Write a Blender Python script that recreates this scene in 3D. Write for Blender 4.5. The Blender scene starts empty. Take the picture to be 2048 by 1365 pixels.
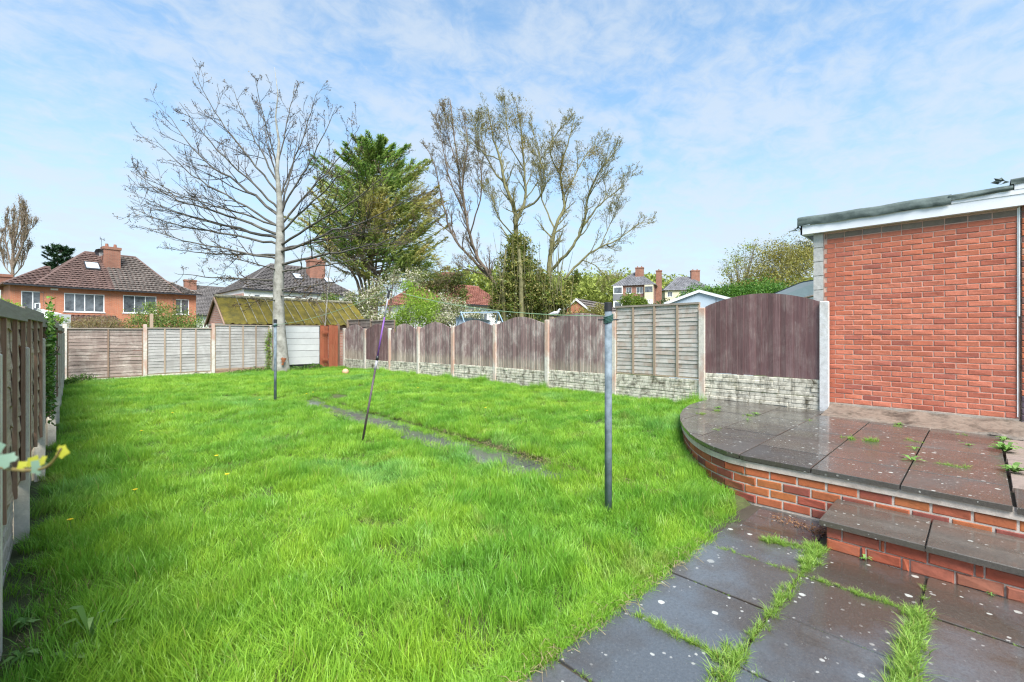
import bpy, math, random
import numpy as np
from mathutils import Vector, Matrix, noise as mnoise
R = math.radians
rnd = random.Random(7)
nrs = np.random.RandomState(11)
SC = bpy.context.scene
COL = SC.collection

# ---------------------------------------------------------------- camera
F = 913.3; TH = R(44.29); V0 = 668.0          # focal length in photo pixels, yaw from +Y, horizon row
cam = bpy.data.cameras.new('camera'); cam_o = bpy.data.objects.new('camera', cam); COL.objects.link(cam_o)
cam.sensor_width = 36; cam.lens = F/2048*36; cam.clip_start = .05; cam.clip_end = 3000
cam_o.location = (0, 0, 0); cam_o.rotation_euler = (R(90), 0, -TH)
cam.shift_y = -(682.5-V0)/2048
cam.dof.use_dof = True; cam.dof.focus_distance = 7.0; cam.dof.aperture_fstop = 2.8
SC.camera = cam_o

# ---------------------------------------------------------------- sky, sun, exposure
w = bpy.data.worlds.new('World'); SC.world = w; w.use_nodes = True
SUN_EL, SUN_AZ = R(52), R(209)                # azimuth clockwise from +Y: behind the camera, a bit left
def build_world():
    nt = w.node_tree; N = nt.nodes; L = nt.links; N.clear()
    out = N.new('ShaderNodeOutputWorld'); bg = N.new('ShaderNodeBackground'); L.new(bg.outputs[0], out.inputs[0])
    sky = N.new('ShaderNodeTexSky'); sky.sky_type = 'NISHITA'; sky.sun_disc = False
    sky.sun_elevation = SUN_EL; sky.sun_rotation = SUN_AZ; sky.air_density = 1.0; sky.dust_density = .6; sky.ozone_density = 2.0
    bg.inputs['Strength'].default_value = .15
    tc = N.new('ShaderNodeTexCoord'); sep = N.new('ShaderNodeSeparateXYZ'); L.new(tc.outputs['Generated'], sep.inputs[0])
    def m(op, a, b=None, c=None):
        n = N.new('ShaderNodeMath'); n.operation = op
        for i, v in enumerate((a, b, c)):
            if v is None: continue
            if isinstance(v, (int, float)): n.inputs[i].default_value = v
            else: L.new(v, n.inputs[i])
        return n.outputs[0]
    z = m('MAXIMUM', sep.outputs[2], 0.0)
    k = m('DIVIDE', 1.0, m('ADD', z, .22))
    comb = N.new('ShaderNodeCombineXYZ')
    L.new(m('MULTIPLY', sep.outputs[0], k), comb.inputs[0]); L.new(m('MULTIPLY', sep.outputs[1], k), comb.inputs[1]); comb.inputs[2].default_value = 3.7
    mp = N.new('ShaderNodeMapping'); mp.inputs['Rotation'].default_value = (0, 0, R(25)); mp.inputs['Scale'].default_value = (1.0, 1.15, 1.0)
    L.new(comb.outputs[0], mp.inputs[0])
    def nz(scale, detail, rough, dist):
        n = N.new('ShaderNodeTexNoise'); n.inputs['Scale'].default_value = scale; n.inputs['Detail'].default_value = detail
        n.inputs['Roughness'].default_value = rough; n.inputs['Distortion'].default_value = dist; L.new(mp.outputs[0], n.inputs['Vector']); return n.outputs['Fac']
    a = nz(3.1, 9, .6, .2); b = nz(11, 8, .62, .5)
    s = m('ADD', m('MULTIPLY', a, .58), m('MULTIPLY', b, .42))
    mr = N.new('ShaderNodeMapRange'); mr.interpolation_type = 'SMOOTHSTEP'; L.new(s, mr.inputs[0])
    mr.inputs[1].default_value = .36; mr.inputs[2].default_value = .62; mr.inputs[3].default_value = .04; mr.inputs[4].default_value = .70
    hz = N.new('ShaderNodeMapRange'); L.new(z, hz.inputs[0]); hz.interpolation_type = 'SMOOTHSTEP'
    hz.inputs[1].default_value = .0; hz.inputs[2].default_value = .52; hz.inputs[3].default_value = .88; hz.inputs[4].default_value = .16
    fac = m('MINIMUM', m('SUBTRACT', m('ADD', mr.outputs[0], hz.outputs[0]), m('MULTIPLY', mr.outputs[0], hz.outputs[0])), 1.0)
    tint = N.new('ShaderNodeMix'); tint.data_type = 'RGBA'; tint.blend_type = 'MULTIPLY'; tint.inputs['Factor'].default_value = 1
    L.new(sky.outputs[0], tint.inputs['A']); tint.inputs['B'].default_value = (.76, 1.15, 1.22, 1)
    mix = N.new('ShaderNodeMix'); mix.data_type = 'RGBA'; L.new(fac, mix.inputs['Factor']); L.new(tint.outputs['Result'], mix.inputs['A'])
    mix.inputs['B'].default_value = (3.0, 3.35, 3.75, 1)
    L.new(mix.outputs['Result'], bg.inputs['Color'])
build_world()
sun = bpy.data.lights.new('sun', 'SUN'); sun_o = bpy.data.objects.new('sun', sun); COL.objects.link(sun_o)
sun.energy = 4.9; sun.angle = R(34); sun.color = (1, .965, .91)
sd = Vector((math.sin(SUN_AZ)*math.cos(SUN_EL), math.cos(SUN_AZ)*math.cos(SUN_EL), math.sin(SUN_EL)))
sun_o.rotation_euler = sd.to_track_quat('Z', 'Y').to_euler(); sun_o.location = (0, 0, 30)
SC.view_settings.view_transform = 'Standard'; SC.view_settings.look = 'None'
SC.view_settings.exposure = .76; SC.view_settings.gamma = 1; SC.view_settings.use_curve_mapping = False
SC.render.engine = 'CYCLES'; SC.cycles.max_bounces = 6; SC.cycles.diffuse_bounces = 3; SC.cycles.glossy_bounces = 3
SC.cycles.transmission_bounces = 4; SC.cycles.transparent_max_bounces = 6; SC.cycles.use_denoising = True
SC.cycles.filter_width = 1.2

# ---------------------------------------------------------------- image -> place
sT, cT = math.sin(TH), math.cos(TH)
def at(u, v, d):
    a = (u-1024)/F*d
    return Vector((d*sT+a*cT, d*cT-a*sT, (V0-v)/F*d))
def on_y(u, v, Y):
    az = math.atan((u-1024)/F)+TH; x = Y*math.tan(az); d = x*sT+Y*cT
    return Vector((x, Y, (V0-v)/F*d))
def on_z(u, v, z):
    return at(u, v, -z*F/(v-V0))
GROUND = -1.65

# ---------------------------------------------------------------- object helpers
def setp(o, label=None, cat=None, group=None, kind=None):
    if label: o['label'] = label
    if cat: o['category'] = cat
    if group: o['group'] = group
    if kind: o['kind'] = kind
    return o
def thing(name, label, cat, loc=(0, 0, 0), rz=0, group=None):
    o = bpy.data.objects.new(name, None); COL.objects.link(o); o.location = loc; o.rotation_euler = (0, 0, rz)
    o.empty_display_size = .1
    return setp(o, label, cat, group)
def base_of(o):
    v = Vector((0, 0, 0))
    while o is not None: v += Vector(o.location); o = o.parent
    return v
class MB:
    def __init__(s): s.v = []; s.f = []; s.at = None
    def quad(s, a, b, c, d):
        n = len(s.v); s.v += [tuple(a), tuple(b), tuple(c), tuple(d)]; s.f.append((n, n+1, n+2, n+3)); return s
    def tri(s, a, b, c):
        n = len(s.v); s.v += [tuple(a), tuple(b), tuple(c)]; s.f.append((n, n+1, n+2)); return s
    def hexa(s, p):   # 8 points: bottom 0-3 counterclockwise, top 4-7
        n = len(s.v); s.v += [tuple(q) for q in p]
        for q in ((3, 2, 1, 0), (4, 5, 6, 7), (0, 1, 5, 4), (1, 2, 6, 5), (2, 3, 7, 6), (3, 0, 4, 7)): s.f.append(tuple(n+i for i in q))
        return s
    def box(s, x0, x1, y0, y1, z0, z1, M=None):
        p = [Vector(q) for q in ((x0, y0, z0), (x1, y0, z0), (x1, y1, z0), (x0, y1, z0), (x0, y0, z1), (x1, y0, z1), (x1, y1, z1), (x0, y1, z1))]
        if M is not None: p = [M @ q for q in p]
        return s.hexa(p)
    def prism(s, poly, z0, z1, chamfer=0):   # poly counterclockwise in xy; z0,z1 float or function
        n = len(s.v); k = len(poly)
        g = lambda z, p: z(p[0], p[1]) if callable(z) else z
        s.v += [(p[0], p[1], g(z0, p)) for p in poly]
        if chamfer:
            c = Vector((sum(p[0] for p in poly)/k, sum(p[1] for p in poly)/k))
            s.v += [(p[0], p[1], g(z1, p)-chamfer) for p in poly]
            for p in poly:
                q = Vector((p[0], p[1])); d = (c-q); q2 = q+d.normalized()*chamfer*1.4
                s.v.append((q2.x, q2.y, g(z1, p)))
            s.f.append(tuple(n+2*k+i for i in range(k)))
            for r in (0, k):
                for i in range(k):
                    j = (i+1) % k; s.f.append((n+r+i, n+r+j, n+r+k+j, n+r+k+i))
        else:
            s.v += [(p[0], p[1], g(z1, p)) for p in poly]
            s.f.append(tuple(n+k+i for i in range(k)))
            for i in range(k):
                j = (i+1) % k; s.f.append((n+i, n+j, n+k+j, n+k+i))
        s.f.append(tuple(n+i for i in reversed(range(k))))
        return s
    def tube(s, pts, rad, sides=6, caps=True):
        pts = [Vector(p) for p in pts]; m = len(pts)
        if isinstance(rad, (int, float)): rad = [rad]*m
        n0 = len(s.v); up = None
        for i, p in enumerate(pts):
            t = (pts[min(i+1, m-1)]-pts[max(i-1, 0)])
            if t.length < 1e-9: t = Vector((0, 0, 1))
            t.normalize()
            if up is None: up = Vector((1, 0, 0)) if abs(t.x) < .8 else Vector((0, 1, 0))
            a = t.cross(up); a = a.normalized() if a.length > 1e-6 else t.orthogonal().normalized()
            b = t.cross(a); up = b.cross(t) if False else -b
            for j in range(sides):
                an = 2*math.pi*j/sides; q = p+(a*math.cos(an)+b*math.sin(an))*rad[i]; s.v.append((q.x, q.y, q.z))
        for i in range(m-1):
            for j in range(sides):
                k = (j+1) % sides; s.f.append((n0+i*sides+j, n0+i*sides+k, n0+(i+1)*sides+k, n0+(i+1)*sides+j))
        if caps:
            s.f.append(tuple(n0+j for j in reversed(range(sides)))); s.f.append(tuple(n0+(m-1)*sides+j for j in range(sides)))
        return s
    def mesh(s, name, m=None, off=Vector((0, 0, 0)), smooth=False):
        me = bpy.data.meshes.new(name)
        me.from_pydata([(a-off.x, b-off.y, c-off.z) for a, b, c in s.v], [], s.f)
        if m: me.materials.append(m)
        if smooth: me.shade_smooth()
        me.update(); return me
    def part(s, name, m, parent, smooth=False, kind=None, label=None):
        o = bpy.data.objects.new(name, s.mesh(name, m, base_of(parent), smooth)); COL.objects.link(o); o.parent = parent
        return setp(o, label, kind=kind)
    def top(s, name, m, label=None, cat=None, base=None, smooth=False, group=None, kind=None):
        b = Vector(base) if base is not None else Vector((0, 0, 0))
        o = bpy.data.objects.new(name, s.mesh(name, m, b, smooth)); COL.objects.link(o); o.location = b
        return setp(o, label, cat, group, kind)
def inst(name, me, parent, loc, rot=None, kind=None, label=None, scale=None):   # loc in world axes
    o = bpy.data.objects.new(name, me); COL.objects.link(o)
    if parent: o.parent = parent; o.location = Vector(loc)-base_of(parent)
    else: o.location = loc
    if rot is not None: o.rotation_euler = rot
    if scale is not None: o.scale = scale
    return setp(o, label, kind=kind)
def fast_quads(name, V, m, base=(0, 0, 0), parent=None, kind=None, smooth=False):
    """V: (n,4,3) array of quads"""
    n = V.shape[0]; me = bpy.data.meshes.new(name)
    b = Vector(base) if parent is None else base_of(parent)
    V = (V-np.array(b)[None, None, :]).astype(np.float32)
    me.vertices.add(n*4); me.vertices.foreach_set('co', V.reshape(-1))
    me.loops.add(n*4); me.loops.foreach_set('vertex_index', np.arange(n*4, dtype=np.int32))
    me.polygons.add(n); me.polygons.foreach_set('loop_start', np.arange(0, n*4, 4, dtype=np.int32))
    me.update(calc_edges=True); me.materials.append(m)
    o = bpy.data.objects.new(name, me); COL.objects.link(o)
    if parent: o.parent = parent
    else: o.location = b
    if kind: o['kind'] = kind
    return o

# ---------------------------------------------------------------- materials
def new_mat(name):
    m = bpy.data.materials.new(name); m.use_nodes = True; nt = m.node_tree; nt.nodes.clear()
    out = nt.nodes.new('ShaderNodeOutputMaterial'); p = nt.nodes.new('ShaderNodeBsdfPrincipled')
    nt.links.new(p.outputs[0], out.inputs[0]); return m, nt, p, out
class G:
    """small node helper"""
    def __init__(s, nt): s.nt = nt; s.N = nt.nodes; s.L = nt.links; s._o = None
    def co(s, scale=(1, 1, 1), world=False, rnd_off=False):
        if world: src = s.N.new('ShaderNodeNewGeometry').outputs['Position']
        else: src = s.N.new('ShaderNodeTexCoord').outputs['Object']
        mp = s.N.new('ShaderNodeMapping'); mp.inputs['Scale'].default_value = scale; s.L.new(src, mp.inputs['Vector'])
        if rnd_off:
            r = s.N.new('ShaderNodeObjectInfo').outputs['Random']; mu = s.N.new('ShaderNodeMath'); mu.operation = 'MULTIPLY'; mu.inputs[1].default_value = 37.3
            s.L.new(r, mu.inputs[0]); s.L.new(mu.outputs[0], mp.inputs['Location'])
        return mp.outputs[0]
    def noise(s, vec, scale=5, detail=5, rough=.6, dist=0, col=False):
        n = s.N.new('ShaderNodeTexNoise'); s.L.new(vec, n.inputs['Vector']); n.inputs['Scale'].default_value = scale
        n.inputs['Detail'].default_value = detail; n.inputs['Roughness'].default_value = rough; n.inputs['Distortion'].default_value = dist
        return n.outputs['Color' if col else 'Fac']
    def vor(s, vec, scale=5, feature='F1', rand=1.0, out='Distance'):
        n = s.N.new('ShaderNodeTexVoronoi'); n.feature = feature; s.L.new(vec, n.inputs['Vector']); n.inputs['Scale'].default_value = scale
        n.inputs['Randomness'].default_value = rand; return n.outputs[out]
    def ramp(s, fac, stops):
        n = s.N.new('ShaderNodeValToRGB'); s.L.new(fac, n.inputs[0]); e = n.color_ramp.elements
        while len(e) < len(stops): e.new(.5)
        for i, (p, c) in enumerate(stops):
            e[i].position = p; e[i].color = c if len(c) == 4 else (*c, 1)
        return n.outputs[0]
    def mr(s, fac, a, b, c=0, d=1):
        n = s.N.new('ShaderNodeMapRange'); s.L.new(fac, n.inputs[0])
        for i, v in enumerate((a, b, c, d)): n.inputs[i+1].default_value = v
        return n.outputs[0]
    def math(s, op, a, b=0):
        n = s.N.new('ShaderNodeMath'); n.operation = op
        for i, v in enumerate((a, b)):
            if isinstance(v, (int, float)): n.inputs[i].default_value = v
            else: s.L.new(v, n.inputs[i])
        return n.outputs[0]
    def mix(s, fac, a, b, mode='MIX'):
        n = s.N.new('ShaderNodeMix'); n.data_type = 'RGBA'; n.blend_type = mode
        for k, v in (('Factor', fac), ('A', a), ('B', b)):
            if isinstance(v, (int, float)): n.inputs[k].default_value = v
            elif isinstance(v, tuple): n.inputs[k].default_value = v if len(v) == 4 else (*v, 1)
            else: s.L.new(v, n.inputs[k])
        return n.outputs['Result']
    def bump(s, p, h, strength=.3, dist=.01):
        b = s.N.new('ShaderNodeBump'); b.inputs['Strength'].default_value = strength; b.inputs['Distance'].default_value = dist
        s.L.new(h, b.inputs['Height']); s.L.new(b.outputs[0], p.inputs['Normal'])
    def orand(s): return s.N.new('ShaderNodeObjectInfo').outputs['Random']
    def island(s): return s.N.new('ShaderNodeNewGeometry').outputs['Random Per Island']
    def sep(s, vec, i):
        n = s.N.new('ShaderNodeSeparateXYZ'); s.L.new(vec, n.inputs[0]); return n.outputs[i]
def C3(h):   # srgb hex to linear
    r = [int(h[i:i+2], 16)/255 for i in (0, 2, 4)]
    return tuple(c/12.92 if c <= .04045 else ((c+.055)/1.055)**2.4 for c in r)
def sc(c, k): return tuple(x*k for x in c)
def m_simple(name, col, rough=.6, metal=0, var=.25, nscale=6, bump=.1, per_obj=0, spec=.5, col2=None):
    m, nt, p, _ = new_mat(name); g = G(nt); v = g.co(rnd_off=True)
    n = g.noise(v, nscale, 6, .65)
    a = sc(col, 1-var); b = col2 if col2 else sc(col, 1+var)
    c = g.ramp(n, [(.3, a), (.7, b)])
    if per_obj: c = g.mix(1.0, c, g.ramp(g.orand(), [(0, (1-per_obj,)*3), (1, (1+per_obj,)*3)]), 'MULTIPLY')
    nt.links.new(c, p.inputs['Base Color']); p.inputs['Roughness'].default_value = rough; p.inputs['Metallic'].default_value = metal
    p.inputs['Specular IOR Level'].default_value = spec
    if bump: g.bump(p, g.noise(v, nscale*6, 5, .7), bump, .01)
    return m
def m_brick_piece(name, stops, rough=.85, stain=None, grime=.5):
    """stops: colours picked per brick"""
    m, nt, p, _ = new_mat(name); g = G(nt); v = g.co(rnd_off=True)
    c = g.ramp(g.orand(), stops)
    n = g.noise(v, 18, 8, .75); c = g.mix(1.0, c, g.ramp(n, [(.25, (.72,)*3), (.75, (1.22,)*3)]), 'MULTIPLY')
    n2 = g.noise(v, 70, 4, .8); c = g.mix(g.mr(n2, .62, .75, 0, grime), c, sc(stops[0][1], .35))
    if stain:
        wv = g.co((1.2, 1.2, 3.0), world=True); c = g.mix(g.mr(g.noise(wv, 1.6, 6, .65), .5, .72, 0, .7), c, stain)
    nt.links.new(c, p.inputs['Base Color']); p.inputs['Roughness'].default_value = rough
    g.bump(p, g.noise(v, 55, 6, .75), .55, .006); return m
def m_wood(name, dark, light, grain_axis=2, rough=.85, per_obj=.18, pale=None, pale_amt=.5, lowpale=None, red=None):
    m, nt, p, _ = new_mat(name); g = G(nt)
    s = [26, 26, 26]; s[grain_axis] = 1.1
    v = g.co(tuple(s), rnd_off=True); n = g.noise(v, 1.6, 8, .72, .6)
    c = g.ramp(n, [(.28, dark), (.5, tuple((a+b)/2 for a, b in zip(dark, light))), (.74, light)])
    if pale:
        wv = g.co((2.2, 2.2, 1.3), world=True)
        f = g.mr(g.noise(wv, 1.5, 7, .7, .4), .44, .68, 0, pale_amt)
        s2 = [60, 60, 60]; s2[grain_axis] = 3; f2 = g.mr(g.noise(g.co(tuple(s2), rnd_off=True), 1.2, 5, .8), .5, .62, 0, 1)
        c = g.mix(g.math('MULTIPLY', f, g.math('ADD', .35, f2)), c, pale)
    if lowpale:   # weathered pale band along the lower edge of the boards
        wz = g.sep(g.co(world=True), 2); nn = g.math('MULTIPLY', g.noise(g.co((14, 14, 3), world=True), 1, 4, .7), .5)
        c = g.mix(g.mr(g.math('SUBTRACT', wz, nn), lowpale[1], lowpale[0], 0, .45), c, lowpale[2])
    if red: c = g.mix(g.mr(g.noise(g.co((3, 3, 1.2), rnd_off=True), 1.3, 4, .6), .5, .66, 0, .6), c, red)
    c = g.mix(1.0, c, g.ramp(g.orand(), [(0, (1-per_obj,)*3), (1, (1+per_obj,)*3)]), 'MULTIPLY')
    nt.links.new(c, p.inputs['Base Color']); p.inputs['Roughness'].default_value = rough
    g.bump(p, n, .7, .006); return m
def m_concrete(name, col, stain, rough=.85, moss=None, stain_amt=.8, scale=3.0, pink=None, streak=0):
    m, nt, p, _ = new_mat(name); g = G(nt); v = g.co(world=True)
    n = g.noise(v, 14, 8, .75); c = g.ramp(n, [(.28, sc(col, .72)), (.72, sc(col, 1.18))])
    c = g.mix(g.mr(g.noise(v, scale, 8, .72, .5), .5, .68, 0, stain_amt), c, stain)
    if streak: c = g.mix(g.mr(g.noise(g.co((5, 5, 1.1), world=True), 2.2, 7, .75), .5, .66, 0, streak), c, stain)
    c = g.mix(g.mr(g.noise(v, 45, 5, .8), .62, .7, 0, .7), c, sc(stain, .6))
    if moss: c = g.mix(g.mr(g.noise(v, 5.0, 6, .7), .56, .7, 0, .8), c, moss)
    if pink: c = g.mix(g.mr(g.noise(g.co((1, 1, .6), world=True), 1.7, 4, .6), .5, .62, 0, .8), c, pink)
    nt.links.new(c, p.inputs['Base Color']); p.inputs['Roughness'].default_value = rough
    g.bump(p, g.noise(v, 60, 8, .8), .6, .008); return m
def m_slab(name, c1, c2, wet=(.05, .42), lichen=.5, dens=4.0, coat=.6):
    m, nt, p, _ = new_mat(name); g = G(nt); v = g.co(world=True)
    big = g.noise(v, .9, 5, .6); c = g.ramp(big, [(.42, c1), (.58, c2)])
    c = g.mix(1.0, c, g.ramp(g.noise(v, 60, 6, .8), [(.3, (.7,)*3), (.7, (1.35,)*3)]), 'MULTIPLY')
    c = g.mix(1.0, c, g.ramp(g.orand(), [(0, (.82,)*3), (1, (1.2,)*3)]), 'MULTIPLY')
    speck = g.mr(g.vor(v, 85), .12, .2, .55, 0); c = g.mix(speck, c, (.17, .15, .13))
    # lichen discs of their own uneven outline
    dv = g.N.new('ShaderNodeVectorMath'); dv.operation = 'ADD'; nt.links.new(v, dv.inputs[0])
    nz = g.N.new('ShaderNodeVectorMath'); nz.operation = 'SCALE'; nt.links.new(g.noise(v, 38, 3, .6, col=True), nz.inputs[0]); nz.inputs['Scale'].default_value = .022
    nt.links.new(nz.outputs[0], dv.inputs[1]); vv = dv.outputs[0]
    vd = g.vor(vv, dens*2.4); rr = g.vor(vv, dens*2.4, out='Color'); rx = g.sep(rr, 0); ry = g.sep(rr, 1)
    thr = g.math('MULTIPLY', g.mr(rx, 1-lichen, 1, 0, 1), .27); thr = g.math('MULTIPLY', thr, g.mr(ry, 0, 1, .35, 1))
    disc = g.mr(g.math('SUBTRACT', thr, vd), 0, .012, 0, .82)
    clus = g.mr(g.noise(v, 1.7, 3, .5), .36, .5, .2, 1)
    c = g.mix(g.math('MULTIPLY', disc, clus), c, (.50, .50, .46))
    v2 = g.vor(vv, dens*7.5); r2 = g.sep(g.vor(vv, dens*7.5, out='Color'), 0); t2 = g.math('MULTIPLY', g.mr(r2, 1-lichen*.45, 1, 0, 1), .34)
    c = g.mix(g.math('MULTIPLY', g.mr(g.math('SUBTRACT', t2, v2), 0, .05, 0, .75), g.mr(g.noise(v, 3.1, 3, .5), .42, .55, .05, 1)), c, (.44, .43, .40))
    nt.links.new(c, p.inputs['Base Color'])
    rg = g.mr(g.noise(v, 2.2, 6, .62, .3), .38, .62, wet[0], wet[1])
    rg = g.math('ADD', rg, g.math('MULTIPLY', g.math('MULTIPLY', disc, clus), .4)); nt.links.new(rg, p.inputs['Roughness'])
    p.inputs['Specular IOR Level'].default_value = .62
    p.inputs['Coat Weight'].default_value = coat; p.inputs['Coat Roughness'].default_value = .05; p.inputs['Coat IOR'].default_value = 1.33
    h = g.math('ADD', g.noise(v, 160, 4, .7), g.math('MULTIPLY', g.noise(v, 22, 4, .6), 1.2)); g.bump(p, h, .22, .006)
    return m
def m_leaf(name, cols, rough=.5, trans=.3, patch=None, obj_scale=.8):
    """cols: ramp stops by leaf"""
    m, nt, p, out = new_mat(name); g = G(nt); k = len(cols)
    c = g.ramp(g.island(), [(i/(max(k-1, 1)), q) for i, q in enumerate(cols)])
    v = g.co(world=True)
    c = g.mix(1.0, c, g.ramp(g.noise(v, obj_scale, 4, .6), [(.3, (.7, .72, .7)), (.7, (1.3, 1.28, 1.2))]), 'MULTIPLY')
    if patch: c = g.mix(g.mr(g.noise(v, patch[1], 3, .5), patch[2], patch[2]+.12, 0, patch[3]), c, patch[0])
    nt.links.new(c, p.inputs['Base Color']); p.inputs['Roughness'].default_value = rough; p.inputs['Specular IOR Level'].default_value = .3
    tr = g.N.new('ShaderNodeBsdfTranslucent'); nt.links.new(c, tr.inputs[0]); mx = g.N.new('ShaderNodeMixShader'); mx.inputs[0].default_value = trans
    nt.links.new(p.outputs[0], mx.inputs[1]); nt.links.new(tr.outputs[0], mx.inputs[2]); nt.links.new(mx.outputs[0], out.inputs[0]); return m
def m_bricktex(name, c1, c2, mortar, scale=1.0, axis='xz'):
    m, nt, p, _ = new_mat(name); g = G(nt)
    tc = g.N.new('ShaderNodeTexCoord').outputs['Object']; sp = g.N.new('ShaderNodeSeparateXYZ'); nt.links.new(tc, sp.inputs[0])
    cb = g.N.new('ShaderNodeCombineXYZ')
    nt.links.new(g.math('ADD', sp.outputs[0], sp.outputs[1]), cb.inputs[0]); nt.links.new(sp.outputs[2], cb.inputs[1])
    b = g.N.new('ShaderNodeTexBrick'); nt.links.new(cb.outputs[0], b.inputs['Vector'])
    for k, q in (('Color1', c1), ('Color2', c2), ('Mortar', mortar)): b.inputs[k].default_value = (*q, 1)
    b.inputs['Scale'].default_value = 1; b.inputs['Brick Width'].default_value = .225; b.inputs['Row Height'].default_value = .075; b.inputs['Mortar Size'].default_value = .01
    c = g.mix(1.0, b.outputs['Color'], g.ramp(g.noise(g.co(), 1.2, 6, .65), [(.3, (.8,)*3), (.7, (1.2,)*3)]), 'MULTIPLY')
    nt.links.new(c, p.inputs['Base Color']); p.inputs['Roughness'].default_value = .9; g.bump(p, b.outputs['Fac'], -.4, .01); return m
def m_tile(name, c1, c2, lich=None, amt=.6):
    m, nt, p, _ = new_mat(name); g = G(nt); c = g.ramp(g.island(), [(0, c1), (1, c2)]); v = g.co()
    c = g.mix(1.0, c, g.ramp(g.noise(v, .7, 5, .6), [(.3, (.75,)*3), (.7, (1.25,)*3)]), 'MULTIPLY')
    if lich: c = g.mix(g.mr(g.noise(v, 7, 5, .75), .53, .64, 0, amt), c, lich)
    nt.links.new(c, p.inputs['Base Color']); p.inputs['Roughness'].default_value = .75; return m
M = {}
M['glass'] = m_simple('window_glass', (.03, .035, .045), .05, var=.3, bump=0, spec=.9, nscale=2.2, col2=(.17, .19, .21))  # noise in the base colour paints uneven reflections into the panes
M['upvc'] = m_simple('white_upvc', (.78, .79, .80), .35, var=.04, bump=0)
M['fascia'] = m_simple('white_fascia', (.78, .79, .83), .4, var=.08, nscale=2, bump=.03)
M['felt'] = m_simple('green_grey_felt', (.07, .10, .095), .8, var=.35, nscale=5, bump=.5, col2=(.125, .16, .15))
M['render'] = m_simple('white_render', (.72, .72, .70), .9, var=.06, nscale=3)
M['cream'] = m_simple('cream_render', (.66, .60, .42), .9, var=.08, nscale=3)
M['black'] = m_simple('black_plastic', (.018, .018, .02), .45, var=.2)
M['gutter'] = m_simple('black_gutter', (.03, .03, .035), .4, var=.3)
M['galv'] = m_simple('galvanised_steel', (.11, .15, .18), .75, metal=0, var=.35, nscale=9, bump=.15, spec=.25, col2=(.23, .28, .32))
M['far_pot'] = m_simple('terracotta', (.26, .11, .07), .8, var=.2)

# ================================================================= GROUND AND TERRAIN
XN = [-.35, 0, 2.9, 3.7, 4.35, 5.2, 6.6, 8.5]
YN = [.9, 1.5, 3.5, 5.5, 9.4, 13, 19.6]
ZG = [[-1.72, -1.72, -1.71, -1.70, -1.70, -1.70, -1.70, -1.70],
      [-1.70, -1.69, -1.68, -1.68, -1.67, -1.60, -1.46, -1.36],
      [-1.70, -1.69, -1.66, -1.66, -1.56, -1.47, -1.37, -1.33],
      [-1.70, -1.68, -1.64, -1.64, -1.53, -1.47, -1.40, -1.36],
      [-1.62, -1.60, -1.58, -1.59, -1.53, -1.48, -1.42, -1.38],
      [-1.55, -1.54, -1.52, -1.53, -1.49, -1.46, -1.43, -1.40],
      [-1.50, -1.49, -1.48, -1.48, -1.48, -1.48, -1.48, -1.48]]
def lawn_z(x, y):
    x = min(max(x, XN[0]), XN[-1]-1e-6); y = min(max(y, YN[0]), YN[-1]-1e-6)
    i = max(k for k in range(len(XN)) if XN[k] <= x); j = max(k for k in range(len(YN)) if YN[k] <= y)
    i = min(i, len(XN)-2); j = min(j, len(YN)-2)
    a = (x-XN[i])/(XN[i+1]-XN[i]); b = (y-YN[j])/(YN[j+1]-YN[j])
    z = (ZG[j][i]*(1-a)+ZG[j][i+1]*a)*(1-b)+(ZG[j+1][i]*(1-a)+ZG[j+1][i+1]*a)*b
    return z
def bumpy(x, y):
    return .028*mnoise.noise((x*1.1, y*1.1, 3.1))+.014*mnoise.noise((x*3.2, y*3.2, 1.7))
def far_z(x, y):
    d = math.hypot(x, y); az = math.degrees(math.atan2(x, y))-44.29
    hill = max(0, min(1, (az+6)/14))*max(0, min(1, (62-az)/20))
    z = -1.9 + .085*max(0, d-38)*hill + .010*max(0, d-60)
    return min(z, 26)
M['outer'] = m_simple('rough_grass_ground', (.05, .085, .02), .95, var=.4, nscale=.6, bump=.3, col2=(.10, .13, .035))
mb = MB(); NA = 72; rad = [0, 12, 20, 28, 38, 50, 65, 85, 110, 150, 210, 320, 520, 900]
for r in rad:
    for k in range(NA):
        a = 2*math.pi*k/NA; x, y = r*math.sin(a), r*math.cos(a); mb.v.append((x, y, far_z(x, y) if r > 0 else -1.95))
for i in range(len(rad)-1):
    for k in range(NA):
        j = (k+1) % NA; mb.f.append((i*NA+j, i*NA+k, (i+1)*NA+k, (i+1)*NA+j))
mb.top('ground', M['outer'], kind='structure', smooth=True)

# soil of the lawn
def mat_soil():
    m, nt, p, _ = new_mat('lawn_soil'); g = G(nt); v = g.co(world=True)
    c = g.ramp(g.noise(v, 9, 8, .75), [(.3, (.045, .042, .016)), (.55, (.08, .085, .03)), (.75, (.15, .15, .06))])
    c = g.mix(g.mr(g.noise(v, 3, 4, .6), .35, .55, .1, .6), c, (.06, .09, .02))
    nt.links.new(c, p.inputs['Base Color']); p.inputs['Roughness'].default_value = .95; g.bump(p, g.noise(v, 30, 8, .8), .8, .02); return m
M['soil'] = mat_soil()
PATH = (3.70, 4.30, 2.68, 11.0)
def soil_z(x, y):
    z = lawn_z(x, y)+bumpy(x, y)
    if PATH[0]-.02 < x < PATH[1]+.02 and PATH[2]-.03 < y < PATH[3]+.05: z = min(z, path_z(y)-.035)
    return z
def path_z(y): return -1.648+.0105*(min(max(y, 1.46), 11)-1.46)+.002*math.sin(y*3)
mb = MB(); nx, ny = 90, 180; x0, x1, y0, y1 = -.42, 8.62, .9, 19.55
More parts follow.
